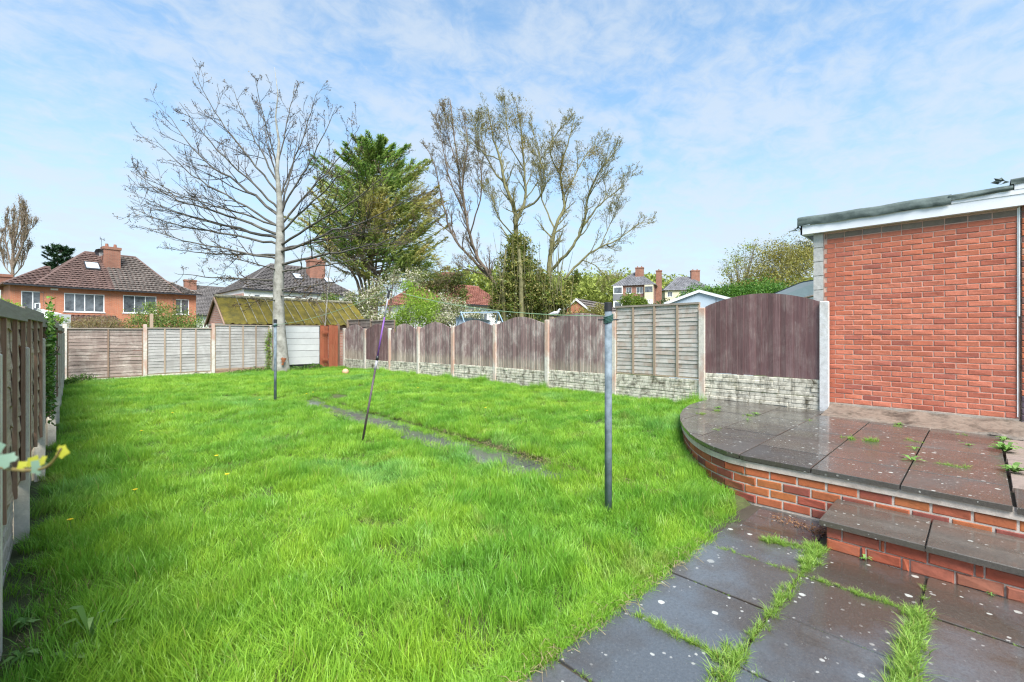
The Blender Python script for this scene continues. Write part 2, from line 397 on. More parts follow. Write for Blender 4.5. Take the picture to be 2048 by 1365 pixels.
xs = sorted(set([x0+(x1-x0)*i/nx for i in range(nx+1)]+[PATH[0]-.025, PATH[0]-.01, PATH[1]+.01, PATH[1]+.03])); nx = len(xs)-1
for j in range(ny+1):
    for i in range(nx+1):
        x = xs[i]; y = y0+(y1-y0)*j/ny
        z = soil_z(x, y)
        if y < 1.6: z = min(z, -1.70)
        mb.v.append((x, y, z))
for j in range(ny):
    for i in range(nx):
        a = j*(nx+1)+i; mb.f.append((a, a+1, a+nx+2, a+nx+1))
mb.top('lawn', M['soil'], kind='structure', smooth=True)
# bed of mortar and soil under the slabs
M['bed'] = m_concrete('wet_soil_bed', (.06, .048, .034), (.025, .02, .015), .7, moss=(.04, .06, .012))
mb = MB(); mb.box(-.4, 4.85, -2.6, 1.6, -1.78, -1.668); mb.box(4.15, 5.2, .8, 2.0, -1.78, -1.672)
mb.top('patio_bed', M['bed'], kind='structure')

# ================================================================= SLABS
M['slab_low'] = m_slab('wet_grey_slab', (.085, .094, .105), (.060, .048, .038), (.05, .30), lichen=.75, dens=3.6)
M['slab_up'] = m_slab('wet_brown_slab', (.078, .074, .068), (.072, .060, .050), (.08, .46), coat=.32, lichen=.95, dens=6.0)
M['slab_edge'] = m_slab('mossy_step_slab', (.050, .045, .038), (.085, .072, .060), (.14, .45), lichen=.5, dens=4.0)
patio = setp(bpy.data.objects.new('lower_patio', None), kind='structure'); COL.objects.link(patio); patio.location = (2.4, 0, GROUND)
gx = [4.195, 3.60, 2.995, 2.39, 1.785, 1.18, .575, -.03]
gy = [1.53, .86, .255, -.35, -.955, -1.56, -2.165]
def slab(parent, x0, x1, y0, y1, zt, th, mat, gap=.007, jz=.004):
    t = (rnd.uniform(-jz, jz), rnd.uniform(-jz, jz), rnd.uniform(-jz, jz)); cx, cy = (x0+x1)/2, (y0+y1)/2
    f = lambda x, y: (zt(x, y) if callable(zt) else zt)+t[0]+t[1]*(x-cx)*1.2+t[2]*(y-cy)*1.2
    p = [(x0+gap, y0+gap), (x1-gap, y0+gap), (x1-gap, y1-gap), (x0+gap, y1-gap)]
    p = [(a+rnd.uniform(-.003, .003), b+rnd.uniform(-.003, .003)) for a, b in p]
    q = []
    for i in range(4):   # clipped corners
        a, b, c = Vector(p[i-1]), Vector(p[i]), Vector(p[(i+1) % 4]); k = rnd.uniform(.004, .014)
        q += [tuple(b+(a-b).normalized()*k), tuple(b+(c-b).normalized()*k)]
    m = MB(); m.prism(q, lambda x, y: f(x, y)-th, f, .004); return m.part('slab', mat, parent)
lowz = lambda x, y: GROUND+.004*math.sin(x*2.1+y)
for i in range(len(gx)-1):
    for j in range(len(gy)-1):
        slab(patio, gx[i+1], gx[i], gy[j+1], gy[j], lowz, .045, M['slab_low'])
slab(patio, 4.20, 4.80, .90, 1.47, lambda x, y: GROUND-.012, .045, M['slab_low'])
# path of slabs through the lawn
M['path'] = m_slab('worn_path_slab', (.055, .056, .058), (.095, .09, .08), (.25, .55), lichen=.35, dens=2.4)
path = setp(bpy.data.objects.new('garden_path', None), kind='structure'); COL.objects.link(path); path.location = (4, 6, -1.62)
y = PATH[2]
while y < 10.9:
    slab(path, PATH[0], PATH[1], y, y+.6, lambda x, yy: path_z(yy), .04, M['path'], gap=.004, jz=.006); y += .603
slab(path, 4.33, 4.93, 10.35, 10.95, lambda x, yy: path_z(yy)+.01, .04, M['path'])

# ================================================================= BRICK PIECES
def brick_mesh(L, D, H, mat, jit=.002, seed=0):
    """face towards -x: brick runs along y, centred; front at x=0"""
    r = random.Random(seed); l, h = L/2, H/2; c = .005
    j = lambda: r.uniform(-jit, jit)
    v = [(c, -l, -h), (c, l, -h), (c, l, h), (c, -l, h),
         (j(), -l+c+abs(j()), -h+c+abs(j())), (j(), l-c-abs(j()), -h+c+abs(j())), (j(), l-c-abs(j()), h-c-abs(j())), (j(), -l+c+abs(j()), h-c-abs(j())),
         (D, -l, -h), (D, l, -h), (D, l, h), (D, -l, h)]
    f = [(7, 6, 5, 4), (0, 4, 5, 1), (1, 5, 6, 2), (2, 6, 7, 3), (3, 7, 4, 0), (0, 1, 9, 8), (1, 2, 10, 9), (2, 3, 11, 10), (3, 0, 8, 11), (8, 9, 10, 11)]
    me = bpy.data.meshes.new('brick'); me.from_pydata(v, [], [tuple(reversed(q)) for q in f]); me.materials.append(mat); me.update()
    return me
_bm = {}
def get_brick(L, H, mat, k, D=.05, jit=.002):
    key = (round(L, 3), round(H, 3), mat.name, k, D)
    if key not in _bm: _bm[key] = brick_mesh(L, D, H, mat, jit, hash(key[0]*7+k) & 0xffff)
    return _bm[key]

# ---- the red brick outbuilding on the right
M['brick_red'] = m_brick_piece('painted_red_brick', [(0, (.38, .105, .066)), (.2, (.48, .145, .088)), (.55, (.56, .18, .110)), (.8, (.52, .165, .095)), (.93, (.44, .13, .085)), (1, (.32, .095, .07))], .85, grime=.4, stain=(.50, .13, .06))
M['brick_grey'] = m_brick_piece('bare_grey_brick', [(0, (.16, .13, .11)), (.5, (.24, .19, .15)), (1, (.20, .17, .155))])
M['mortar_wall'] = m_concrete('pale_mortar', (.56, .37, .30), (.42, .25, .19), .9, stain_amt=.5)
WX = 8.60; WY0, WY1 = -.335, 1.725; WZ = -1.075; CH = .0755
shed_b = thing('brick_outbuilding', 'red brick outbuilding wall with white fascia and sagging felt roof beside the raised patio', 'outbuilding', (9.5, .7, -1.2))
bricks = []
for r in range(34):
    z = WZ+CH*(r+.5); off = 0 if r % 2 else .1125; y = WY0+ (.0 if off == 0 else -.1125); k = 0
    y = WY0 - off
    while y < WY1-.02:
        a, b = max(y, WY0), min(y+.225, WY1)
        if b-a > .035: bricks.append((a+.005, b-.005, z))
        y += .225
bricks.sort(key=lambda q: (q[0]+q[1])/2)
JM = MB()
for i, (a, b, z) in enumerate(bricks):
    L = round((b-a)/.005)*.005
    loc = (WX+rnd.uniform(-.0015, .0015), (a+b)/2, z+rnd.uniform(-.0012, .0012))
    if i < 298: inst('brick', get_brick(L, .0655, M['brick_red'], rnd.randrange(6), jit=.0032), shed_b, loc, (0, 0, rnd.uniform(-.004, .004)))
    else: JM.box(WX, WX+.05, a, b, z-.0327, z+.0327)
if JM.v: JM.part('brickwork', M['brick_red'], shed_b, kind='stuff')
y = WY0
while y < WY1-.03:   # bare row under the fascia
    b = min(y+.225, WY1); inst('bare_brick', get_brick(b-y-.012, .072, M['brick_grey'], 1, jit=.004), shed_b, (WX-.002+rnd.uniform(-.004, .003), (y+b)/2, 1.535+rnd.uniform(-.003, .003)), (rnd.uniform(-.02, .02), 0, 0)); y = b
mb = MB(); mb.box(WX+.0065, WX+.1, WY0-.02, WY1+.01, -1.10, 1.66); mb.part('mortar', M['mortar_wall'], shed_b)
M['block'] = m_concrete('grey_block', (.50, .49, .47), (.36, .34, .31), .9, stain_amt=.5)
for i in range(12):
    mb = MB(); z0 = -1.1+i*.225; mb.box(WX-.004+rnd.uniform(-.002, .002), WX+.30, WY1+.014, WY1+.145, z0+.006, min(z0+.219, 1.598)); mb.part('concrete_block', M['block'], shed_b)
mb = MB(); mb.box(WX+.012, WX+.28, WY1+.011, WY1+.14, -1.3, 1.60); mb.part('pillar_core', M['block'], shed_b)
mb = MB(); mb.box(WX+.1, WX+3.0, -2.2, WY1+.14, -1.6, 1.66); mb.part('back_wall', M['block'], shed_b)
M['plinth'] = m_concrete('rendered_plinth', (.40, .35, .30), (.24, .20, .16), .9)
mb = MB(); mb.box(WX-.012, WX+.1, WY0-.01, WY1-.03, -1.24, -1.078); mb.part('plinth', M['plinth'], shed_b)
# fascia boards and the roofing felt hanging over them
mb = MB(); mb.box(WX-.10, WX-.075, -2.2, 2.03, 1.60, 1.742); mb.box(WX-.10, WX+2.9, 2.005, 2.03, 1.60, 1.742); mb.part('fascia', M['fascia'], shed_b)
mb = MB(); mb.box(WX-.082, WX+.11, -2.2, 2.004, 1.603, 1.612); mb.part('soffit', M['fascia'], shed_b)
mb = MB(); mb.box(WX-.108, WX-.1, -2.2, .28, 1.742, 1.80); mb.part('fascia_strip', M['fascia'], shed_b)
mb = MB(); mb.box(WX-.112, WX-.088, -2.2, -.30, 1.802, 1.875); mb.part('upper_fascia', M['fascia'], shed_b)
def felt_sheet(ya, yb, ztop, drop, n=40, seed=1):
    m = MB(); rows = 6; nn = 0
    for i in range(n+1):
        y = ya+(yb-ya)*i/n
        for j in range(rows):
            t = j/(rows-1)
            x = WX-.118-.012*math.sin(t*2.4)-.022*mnoise.noise((y*2.6, t*2, seed))-.012*mnoise.noise((y*9, t*5, seed))
            z = ztop-drop*t*(1+.25*mnoise.noise((y*1.7, 2, seed)))+.012*mnoise.noise((y*2.3, 5, seed))
            if j == 0: x += .06
            m.v.append((x, y, z))
        m.v.append((WX+2.9, y, ztop+.06+.01*mnoise.noise((y*2, 9, seed))))
    k = rows+1
    for i in range(n):
        for j in range(rows-1): m.f.append((i*k+j, (i+1)*k+j, (i+1)*k+j+1, i*k+j+1))
        m.f.append((i*k, i*k+rows, (i+1)*k+rows, (i+1)*k))
    return m
felt_sheet(2.07, .27, 1.885, .15, seed=1).part('roofing_felt', M['felt'], shed_b, smooth=True)
felt_sheet(.29, -.29, 1.875, .085, 20, seed=2).part('roofing_felt', M['felt'], shed_b, smooth=True)
felt_sheet(-.27, -2.2, 1.955, .08, 20, seed=3).part('roofing_felt', M['felt'], shed_b, smooth=True)
mb = MB()   # torn scrap of felt at the step and loose end at the far corner
for (yy, zz, s) in ((-.22, 1.93, 1), (2.09, 1.70, -1)):
    for a in range(4):
        an = a*.8; p = Vector((WX-.13, yy, zz)); q = p+Vector((-.02*a, s*.10*math.cos(an)+.03, .05*math.sin(an*1.7))); r = p+Vector((.01, s*.03, .05*math.cos(an)))
        mb.tri(p, q, r); mb.tri(r, q, p+Vector((.02, s*.06, -.03)))
mb.part('felt_scrap', M['felt'], shed_b)
mb = MB(); mb.box(WX-.02, WX-.004, -.352, -.338, .22, 1.60); mb.box(WX-.012, WX+.02, -.337, -.326, -1.05, 1.59); mb.part('white_trim', M['upvc'], shed_b)

# ---- corner of the house at the right edge
M['brick_house'] = m_brick_piece('mixed_house_brick', [(0, (.42, .10, .05)), (.25, (.50, .15, .06)), (.5, (.30, .09, .06)), (.7, (.16, .09, .075)), (.85, (.48, .13, .06)), (1, (.5, .26, .17))])
M['brick_blue'] = m_brick_piece('blue_engineering_brick', [(0, (.075, .055, .075)), (1, (.12, .08, .10))], .55)
M['mortar_dark'] = m_concrete('aged_mortar', (.22, .18, .15), (.12, .10, .08), .9)
hs = thing('house_corner', 'mixed red brick corner of a house at the right edge', 'house', (9, -1.2, -1.2))
for r in range(37):
    z = -1.165+.077*(r+.5); mt = M['brick_blue'] if r < 5 else M['brick_house']
    y = -.365 if r % 2 else -.365+.0
    widths = ([.102] if r % 2 else []) + [.215]*3
    for wd in widths:
        inst('brick', get_brick(wd, .067, mt, rnd.randrange(3), jit=.003), hs, (WX-.03+rnd.uniform(-.004, .004), y-wd/2, z)); y -= wd+.010
mb = MB(); mb.box(WX-.022, WX+.09, -2.2, -.362, -1.25, 1.63); mb.part('wall', M['mortar_dark'], hs)
mb = MB()   # wire clip on the wall
mb.tube([(WX-.045, -.40, .72), (WX-.06, -.42, .71), (WX-.05, -.44, .74), (WX-.04, -.46, .78)], .004, 5); mb.part('wire', M['black'], hs)

# ================================================================= RAISED PATIO
def up_z(x, y): return -1.208+.016*y*.5-.002*(x-4.75)
curve = [(4.75, 1.60), (4.80, 1.80), (4.93, 2.02), (5.12, 2.24), (5.38, 2.46), (5.70, 2.68), (6.08, 2.90), (6.50, 3.10), (6.95, 3.27), (7.45, 3.39), (7.95, 3.44), (8.44, 3.45)]
hull = [(4.75, -2.3)]+curve+[(8.44, 1.66), (7.80, 1.66), (7.80, -2.3)]
hull_cx = [(4.75, -2.3)]+curve+[(8.44, -2.3)]
def clip(poly, hull):   # both clockwise/ccw handled through signed area
    def area(p): return sum(p[i][0]*p[(i+1) % len(p)][1]-p[(i+1) % len(p)][0]*p[i][1] for i in range(len(p)))/2
    H = hull if area(hull) > 0 else hull[::-1]
    P = poly if area(poly) > 0 else poly[::-1]
    for i in range(len(H)):
        a, b = H[i], H[(i+1) % len(H)]; Q = []
        ins = lambda p: (b[0]-a[0])*(p[1]-a[1])-(b[1]-a[1])*(p[0]-a[0]) >= -1e-9
        for k in range(len(P)):
            p, q = P[k], P[(k+1) % len(P)]; ip, iq = ins(p), ins(q)
            if ip: Q.append(p)
            if ip != iq:
                d1 = (b[0]-a[0])*(p[1]-a[1])-(b[1]-a[1])*(p[0]-a[0]); d2 = (b[0]-a[0])*(q[1]-a[1])-(b[1]-a[1])*(q[0]-a[0]); t = d1/(d1-d2)
                Q.append((p[0]+(q[0]-p[0])*t, p[1]+(q[1]-p[1])*t))
        P = Q
        if len(P) < 3: return None
    return P if abs(area(P)) > .004 else None
rp = thing('raised_patio', 'raised patio of wet brown slabs with a curved red brick edge', 'patio', (6.3, .8, -1.65))
xl = [4.75+.61*i for i in range(5)]+[7.93, 8.44]; yl = [-.165-.30, -.165]+[-.165+.61*i for i in range(1, 8)]
def add_slab_poly(x0, x1, y0, y1, parent, mat):
    g = .005
    q = clip([(x0+g, y0+g), (x1-g, y0+g), (x1-g, y1-g), (x0+g, y1-g)], hull_cx)
    if not q: return
    # drop duplicate points
    p = [q[0]]
    for a in q[1:]:
        if math.hypot(a[0]-p[-1][0], a[1]-p[-1][1]) > .004: p.append(a)
    if math.hypot(p[0][0]-p[-1][0], p[0][1]-p[-1][1]) < .004: p.pop()
    if len(p) < 3: return
    dz = rnd.uniform(-.0025, .0025); MB().prism(p, lambda x, y: up_z(x, y)-.042+dz, lambda x, y: up_z(x, y)+dz, .003).part('slab', mat, parent)
for j in range(1, len(yl)-1):
    for i in range(5): add_slab_poly(xl[i], xl[i+1], yl[j], yl[j+1], rp, M['slab_up'])
    if yl[j] > 1.5: add_slab_poly(xl[5], xl[6], max(yl[j], 1.60), yl[j+1], rp, M['slab_up'])
for j in range(3):
    y0 = -.47-.61*(j+1)
    for i in range(5): add_slab_poly(xl[i], xl[i+1], y0, y0+.61, rp, M['slab_up'])
M['rubble'] = m_concrete('cracked_concrete', (.26, .20, .17), (.13, .10, .08), .8)
for i in range(5):   # broken concrete strip right of the last joint
    x = xl[i]; mb = MB(); mb.prism([(x+.01, -.455), (x+.6, -.455), (x+.6, -.185), (x+.01, -.18)], -1.26, lambda a, b: up_z(a, b)-.004+.004*mnoise.noise((a*8, b*8, 0)), .004); mb.part('concrete_piece', M['rubble'] if i else M['slab_up'], rp)
mb = MB(); mb.prism([(a, b) for a, b in clip(hull_cx, [(4.80, -2.3), (8.6, -2.3), (8.6, 3.42), (6.2, 2.93), (5.45, 2.44), (4.98, 1.97), (4.80, 1.58)])], -1.66, lambda x, y: up_z(x, y)-.044); mb.part('fill', M['bed'], rp)
# sloping concrete haunch along the wall
M['haunch'] = m_concrete('stained_concrete_ledge', (.22, .175, .14), (.045, .038, .03), .5, stain_amt=1.0, scale=3.4, moss=(.05, .045, .032), streak=.5)
mb = MB(); nn = 60
for i in range(nn+1):
    y = 1.64-(1.64+2.2)*i/nn
    for j, (x, z) in enumerate(((7.935, -1.235), (7.95, -1.205), (8.06, -1.19), (8.2, -1.165), (8.38, -1.145), (8.50, -1.118), (8.61, -1.10))):
        mb.v.append((x+(.03*mnoise.noise((y*5, j, 2)) if j < 6 else 0), y, z+.03*mnoise.noise((y*4, x*4, 1))+.016*mnoise.noise((y*13, x*13, 1))-(.02*max(0, 1-abs(y-.15)/.8) if 1 < j < 4 else 0)))
for i in range(nn):
    for j in range(6): mb.f.append((i*7+j, i*7+j+1, (i+1)*7+j+1, (i+1)*7+j))
mb.part('concrete_ledge', M['haunch'], rp, smooth=True)
# retaining wall: mortar core and bricks following the curve
M['brick_low'] = m_brick_piece('wet_orange_brick', [(0, (.40, .095, .038)), (.3, (.50, .13, .05)), (.55, (.46, .15, .045)), (.8, (.36, .085, .05)), (1, (.24, .065, .05))], .7, stain=(.22, .10, .025))
M['mortar_low'] = m_concrete('pale_wall_mortar', (.62, .53, .46), (.26, .20, .15), .9, stain_amt=.6)
inset = .034
line = [Vector((4.75+inset, -2.25)), Vector((4.75+inset, 1.55))]
def offs(pts, d):
    o = []
    for i, p in enumerate(pts):
        a = Vector(pts[max(i-1, 0)]); b = Vector(pts[min(i+1, len(pts)-1)]); t = (b-a).normalized(); n = Vector((t.y, -t.x)); o.append(Vector(p)+n*d)
    return o
fine = []
cp = [Vector(q) for q in curve]
for i in range(len(cp)-1):   # catmull-rom
    p0, p1, p2, p3 = cp[max(i-1, 0)], cp[i], cp[i+1], cp[min(i+2, len(cp)-1)]
    for k in range(6):
        t = k/6; fine.append(.5*((2*p1)+(p2-p0)*t+(2*p0-5*p1+4*p2-p3)*t*t+(3*p1-p0-3*p2+p3)*t**3))
fine.append(cp[-1])
wl = [Vector((4.75, -2.25)), Vector((4.75, -1)), Vector((4.75, .5)), Vector((4.75, 1.4))]+fine
face = offs(wl, inset)
acc = [0]
for i in range(len(face)-1): acc.append(acc[-1]+(face[i+1]-face[i]).length)
def along(s):
    for i in range(len(acc)-1):
        if s <= acc[i+1]:
            t = (s-acc[i])/(acc[i+1]-acc[i]); p = face[i].lerp(face[i+1], t); d = (face[i+1]-face[i]).normalized(); return p, d
    return face[-1], (face[-1]-face[-2]).normalized()
mb = MB(); zt, zb = -1.246, -1.68
pin = offs(wl, inset+.006); pbk = offs(wl, inset+.10)
for i in range(len(pin)-1):
    a, b, c, d = pin[i], pin[i+1], pbk[i+1], pbk[i]
    mb.quad((a.x, a.y, zb), (a.x, a.y, zt), (b.x, b.y, zt), (b.x, b.y, zb)); mb.quad((a.x, a.y, zt), (d.x, d.y, zt), (c.x, c.y, zt), (b.x, b.y, zt))
mb.part('mortar', M['mortar_low'], rp)
mb = MB(); pf = offs(wl, inset-.012)   # thick pale mortar band below the coping
for i in range(len(pin)-1):
    a, b, c, d = pf[i], pf[i+1], pin[i+1], pin[i]; q = .003*mnoise.noise((a.x*6, a.y*6, 0))
    mb.hexa([(a.x, a.y, -1.308+q), (b.x, b.y, -1.308+q), (c.x, c.y, -1.308), (d.x, d.y, -1.308), (a.x, a.y, -1.249), (b.x, b.y, -1.249), (c.x, c.y, -1.249), (d.x, d.y, -1.249)])
mb.part('mortar_band', M['mortar_low'], rp)
for r in range(4):
    z = -1.308-.085*(r+.5); s = .03+(.117 if r % 2 else 0)
    while s < acc[-1]-.25:
        p, d = along(s+.1075)
        if not (r == 3 and p.x > 5.6):
            inst('brick', get_brick(.212, .072, M['brick_low'], rnd.randrange(4), jit=.004), rp, (p.x+rnd.uniform(-.003, .003), p.y, z+rnd.uniform(-.002, .002)), (rnd.uniform(-.012, .012), 0, math.atan2(-d.x, d.y)))
        s += .2265
# step
st = thing('brick_step', 'low brick step topped with wet dark slabs in front of the raised patio', 'step', (4.45, -.3, -1.65))
yy = .87
for wd in (.612, .61, .61, .61, .61):
    g = .004; x0, x1 = 4.15, 4.775
    p = [(x0, yy-wd+g), (x1, yy-wd+g), (x1, yy-g), (x0, yy-g)]
    MB().prism(p, -1.472, lambda a, b: -1.427+.003*(a-4.4), .005).part('slab', M['slab_edge'], st); yy -= wd
mb = MB(); mb.box(4.207, 4.77, -2.2, .822, -1.69, -1.4725); mb.part('mortar', M['mortar_low'], st)
M['brick_old'] = m_brick_piece('rough_old_brick', [(0, (.40, .085, .045)), (.4, (.50, .13, .055)), (.75, (.43, .10, .06)), (1, (.36, .15, .09))], .75, stain=(.30, .17, .13), grime=.6)
for r in range(2):
    z = -1.482-.088*(r+.5); y = .83; seq = ([.1, .225, .03, .225, .225, .045, .225, .1, .225, .225, .225, .225, .225] if r == 0 else [.215, .03, .2, .045, .225, .225, .09, .225, .225, .225, .225, .225, .1])
    for L in seq:
        inst('brick', get_brick(L-.010, .078, M['brick_old'], rnd.randrange(4), D=.10, jit=.006), st, (4.193+rnd.uniform(-.005, .006), y-L/2, z+rnd.uniform(-.003, .003)), (rnd.uniform(-.03, .03), 0, rnd.uniform(-.015, .015))); y -= L
    for k in range(3):
        inst('brick', get_brick(.2, .078, M['brick_old'], k, jit=.006), st, (4.402+k*.21-(.0 if r else .0), .834, z), (0, 0, -math.pi/2))

# ================================================================= FENCES
PO = 1.917
M['post'] = m_concrete('concrete_post', (.60, .56, .50), (.36, .29, .22), .85, stain_amt=.6, scale=2.2, pink=(.46, .27, .20))
M['post_pale'] = m_concrete('pale_concrete_post', (.62, .62, .62), (.40, .36, .30), .8, stain_amt=.5)
M['gravel'] = m_concrete('mossy_gravel_board', (.64, .60, .50), (.085, .072, .045), .9, stain_amt=1.0, scale=5.5, moss=(.20, .18, .09), streak=.7)
M['board_dark'] = m_wood('dark_stained_board', (.090, .042, .044), (.215, .125, .125), 2, pale=(.40, .33, .30), pale_amt=.5, per_obj=.25)
M['board_worn'] = m_wood('worn_stained_board', (.115, .062, .062), (.33, .235, .225), 2, pale=(.62, .56, .51), pale_amt=1.0, per_obj=.30, lowpale=(-1.02, -.84, (.46, .40, .31)))
M['lap_grey'] = m_wood('silvered_lap_board', (.29, .255, .225), (.53, .50, .46), 1, pale=(.64, .62, .60), pale_amt=.6, per_obj=.12, red=(.30, .20, .14))
M['lap_greyx'] = m_wood('silvered_lap_board_x', (.21, .195, .185), (.42, .405, .39), 0, pale=(.56, .56, .55), pale_amt=.6, per_obj=.12)
M['lap_brownx'] = m_wood('brown_lap_board_x', (.14, .095, .08), (.34, .27, .235), 0, pale=(.58, .52, .46), pale_amt=.75, per_obj=.18)
M['lap_brown'] = m_wood('brown_lap_board', (.15, .10, .08), (.33, .27, .23), 1, pale=(.48, .42, .36), pale_amt=.7, per_obj=.18)
M['batten'] = m_wood('timber_batten', (.15, .09, .06), (.30, .21, .15), 2, per_obj=.2)
M['batten_pale'] = m_wood('pale_timber_batten', (.27, .19, .13), (.42, .33, .25), 2, per_obj=.15)
M['rail'] = m_wood('timber_rail', (.22, .18, .15), (.38, .33, .28), 1, per_obj=.15)
M['railx'] = m_wood('timber_rail_x', (.22, .18, .15), (.38, .33, .28), 0, per_obj=.15)
M['red_board'] = m_wood('red_stained_board', (.26, .065, .03), (.42, .13, .065), 2, per_obj=.12, pale=(.40, .24, .12), pale_amt=.35)
M['white_board'] = m_simple('white_painted_board', (.66, .66, .65), .55, var=.07, nscale=3, per_obj=.05)
def post(parent, x, y, z0, z1, mat, wx=.10, wy=.095, name='post'):
    mb = MB(); t = .012
    mb.prism([(x-wx/2, y-wy/2), (x+wx/2, y-wy/2), (x+wx/2, y+wy/2), (x-wx/2, y+wy/2)], z0, z1, t); return mb.part(name, mat, parent)
def lap_panel(parent, ax, a0, a1, c, z0, z1, nsl, side, mats, battens, name='fence_panel', label=None, thick=.02, amp=.012, topcap=True, seed=0, slope=0, wild=0, skew=0):
    """ax 'y': panel runs along y at x=c; 'x': runs along x at y=c. side=-1/+1: the side that faces the garden"""
    r = random.Random(seed)
    def P(s, o, z): return (c+side*o+skew*(s-a0), s, z+slope*(s-a0)) if ax == 'y' else (s, c+side*o, z+slope*(s-a0))
    def bx(s0, s1, o0, o1, za, zb, m=None):
        m = m or MB(); m.hexa([P(s0, o0, za), P(s1, o0, za), P(s1, o1, za), P(s0, o1, za), P(s0, o0, zb), P(s1, o0, zb), P(s1, o1, zb), P(s0, o1, zb)]); return m
    fr = MB(); bx(a0, a0+.035, -.018, .022, z0, z1, fr); bx(a1-.035, a1, -.018, .022, z0, z1, fr); bx(a0+.035, a1-.035, -.018, .02, z0, z0+.035, fr)
    pan = fr.part(name, mats[1], parent, label=label)
    H = (z1-z0-.05)/nsl
    for k in range(nsl):
        zt = z1-.01-k*H; seg = 14; m = MB(); ph = r.uniform(0, 9); tilt = r.uniform(-.006, .006)
        for i in range(seg+1):
            s = a0+.02+(a1-a0-.04)*i/seg
            w = amp*mnoise.noise((s*2.2+ph, k*1.7, seed))*2+wild*mnoise.noise((s*6+ph, k, seed+3)); o = .010*mnoise.noise((s*1.5, ph, 2)) + wild*.6*mnoise.noise((s*5, ph, 4))
            zl = zt-H*1.12+w+tilt*(s-a0)
            m.v += [P(s, .004, zt), P(s, .012, zt), P(s, .024+o, zl), P(s, .012+o, zl)]
        for i in range(seg):
            b = i*4
            for q in range(4): m.f.append((b+q, b+(q+1) % 4, b+4+(q+1) % 4, b+4+q))
        m.f += [(0, 1, 2, 3), (seg*4+3, seg*4+2, seg*4+1, seg*4)]
        m.part('slat', mats[0], pan)
    for t in battens:
        s = a0+(a1-a0)*t; bx(s-.02, s+.02, .026, .05, z0+.01, z1-.03).part('batten', mats[1], pan)
    if topcap: bx(a0+.002, a1-.002, -.025, .055, z1-.028, z1+.008).part('top_rail', mats[2], pan)
    return pan
def board_panel(parent, y0, y1, x, zb, zside, zarch, mat, bell, n=19, name='fence_panel', label=None, seed=0, dip=0, notch=None):
    r = random.Random(seed); core = MB(); core.box(x+.012, x+.05, y0+.01, y1-.01, zb+.1, zb+.15); core.box(x+.012, x+.05, y0+.01, y1-.01, zside-.22, zside-.17)
    pan = core.part(name, M['batten'], parent, label=label)
    def top(y):
        t = (y-y0)/(y1-y0)
        if bell: s = math.sin(math.pi*t); return (zside-.045)+(zarch-zside+.045)*(s**1.35)
        return zside+(zarch-zside)*math.sin(math.pi*t)**.85
    W = (y1-y0)/n
    for i in range(n):
        a = y0+W*i+.001; b = y0+W*(i+1)+.012 if i < n-1 else y1; fx = r.uniform(-.003, .003)
        za, zc = top(a+.002), top(min(b, y1)-.002)
        if notch and notch[0] < i < notch[1]: za -= notch[2]; zc -= notch[2]
        b0 = zb+r.uniform(-.008, .008); m = MB()
        m.hexa([(x-.016+fx, a, b0), (x+.012, a, b0), (x+.012, b, b0), (x-.002+fx, b, b0), (x-.016+fx, a, za), (x+.012, a, za), (x+.012, b, zc), (x-.002+fx, b, zc)])
        m.part('board', mat, pan)
    return pan
def gravel_board(parent, ax, a0, a1, c, z0, z1, side, mat, seed=0, relief=.014):
    """rock faced board: stone courses stand proud by uneven amounts"""
    r = random.Random(seed); m = MB()
    def P(s, o, z): return (c+side*o, s, z) if ax == 'y' else (s, c+side*o, z)
    m.hexa([P(a0, -.02, z0), P(a1, -.02, z0), P(a1, .02, z0), P(a0, .02, z0), P(a0, -.02, z1), P(a1, -.02, z1), P(a1, .02, z1), P(a0, .02, z1)])
    nrow = max(2, int((z1-z0)/.055)); h = (z1-z0)/nrow
    for i in range(nrow):
        s = a0
        while s < a1-.05:
            L = r.choice((r.uniform(.10, .25), r.uniform(.3, .7))); e = min(s+L, a1); o = .02+r.uniform(.002, relief); q = r.uniform(.0015, .004)
            za, zb_ = z0+i*h+q, z0+(i+1)*h-q
            m.hexa([P(s+q, .018, za), P(e-q, .018, za), P(e-q-.006, o, za+.006), P(s+q+.006, o, za+.006), P(s+q, .018, zb_), P(e-q, .018, zb_), P(e-q-.006, o, zb_-.006), P(s+q+.006, o, zb_-.006)]); s = e
    return m.part('gravel_board', mat, parent)

# ---- right fence
FX = 8.50
rf = thing('garden_fence', 'long fence of arched brown board panels between concrete posts, right side of the lawn', 'fence', (FX, 10, -1.4))
ptop = [.51, .485, .46, .345, .277, .245, .235, .20, .20, .24]
for k in range(10):
    y = 1.70+PO*k
    z0 = -1.24 if k == 0 else lawn_z(FX, y)-.1
    post(rf, FX-.01, y, z0, ptop[k], M['post_pale'] if k == 0 else M['post'], .10, .10 if k else .11)
pan = [(-.72, .50, .69, 0), None, (-.875, .40, .48, 1), (-.915, .30, .445, 1), (-.915, .265, .40, 1), (-.945, .215, .375, 1), (-.975, .18, .355, 1), (-1.01, .20, .37, 1), (-1.04, .22, .38, 1)]
plab = ['dark brown arched board panel, newest and darkest', 'silver grey lap panel with three battens', 'tall worn arched board panel streaked with bare wood', None, None, None, 'worn arched board panel with a gap of missing board tops', None, 'palest weathered arched board panel at the corner']
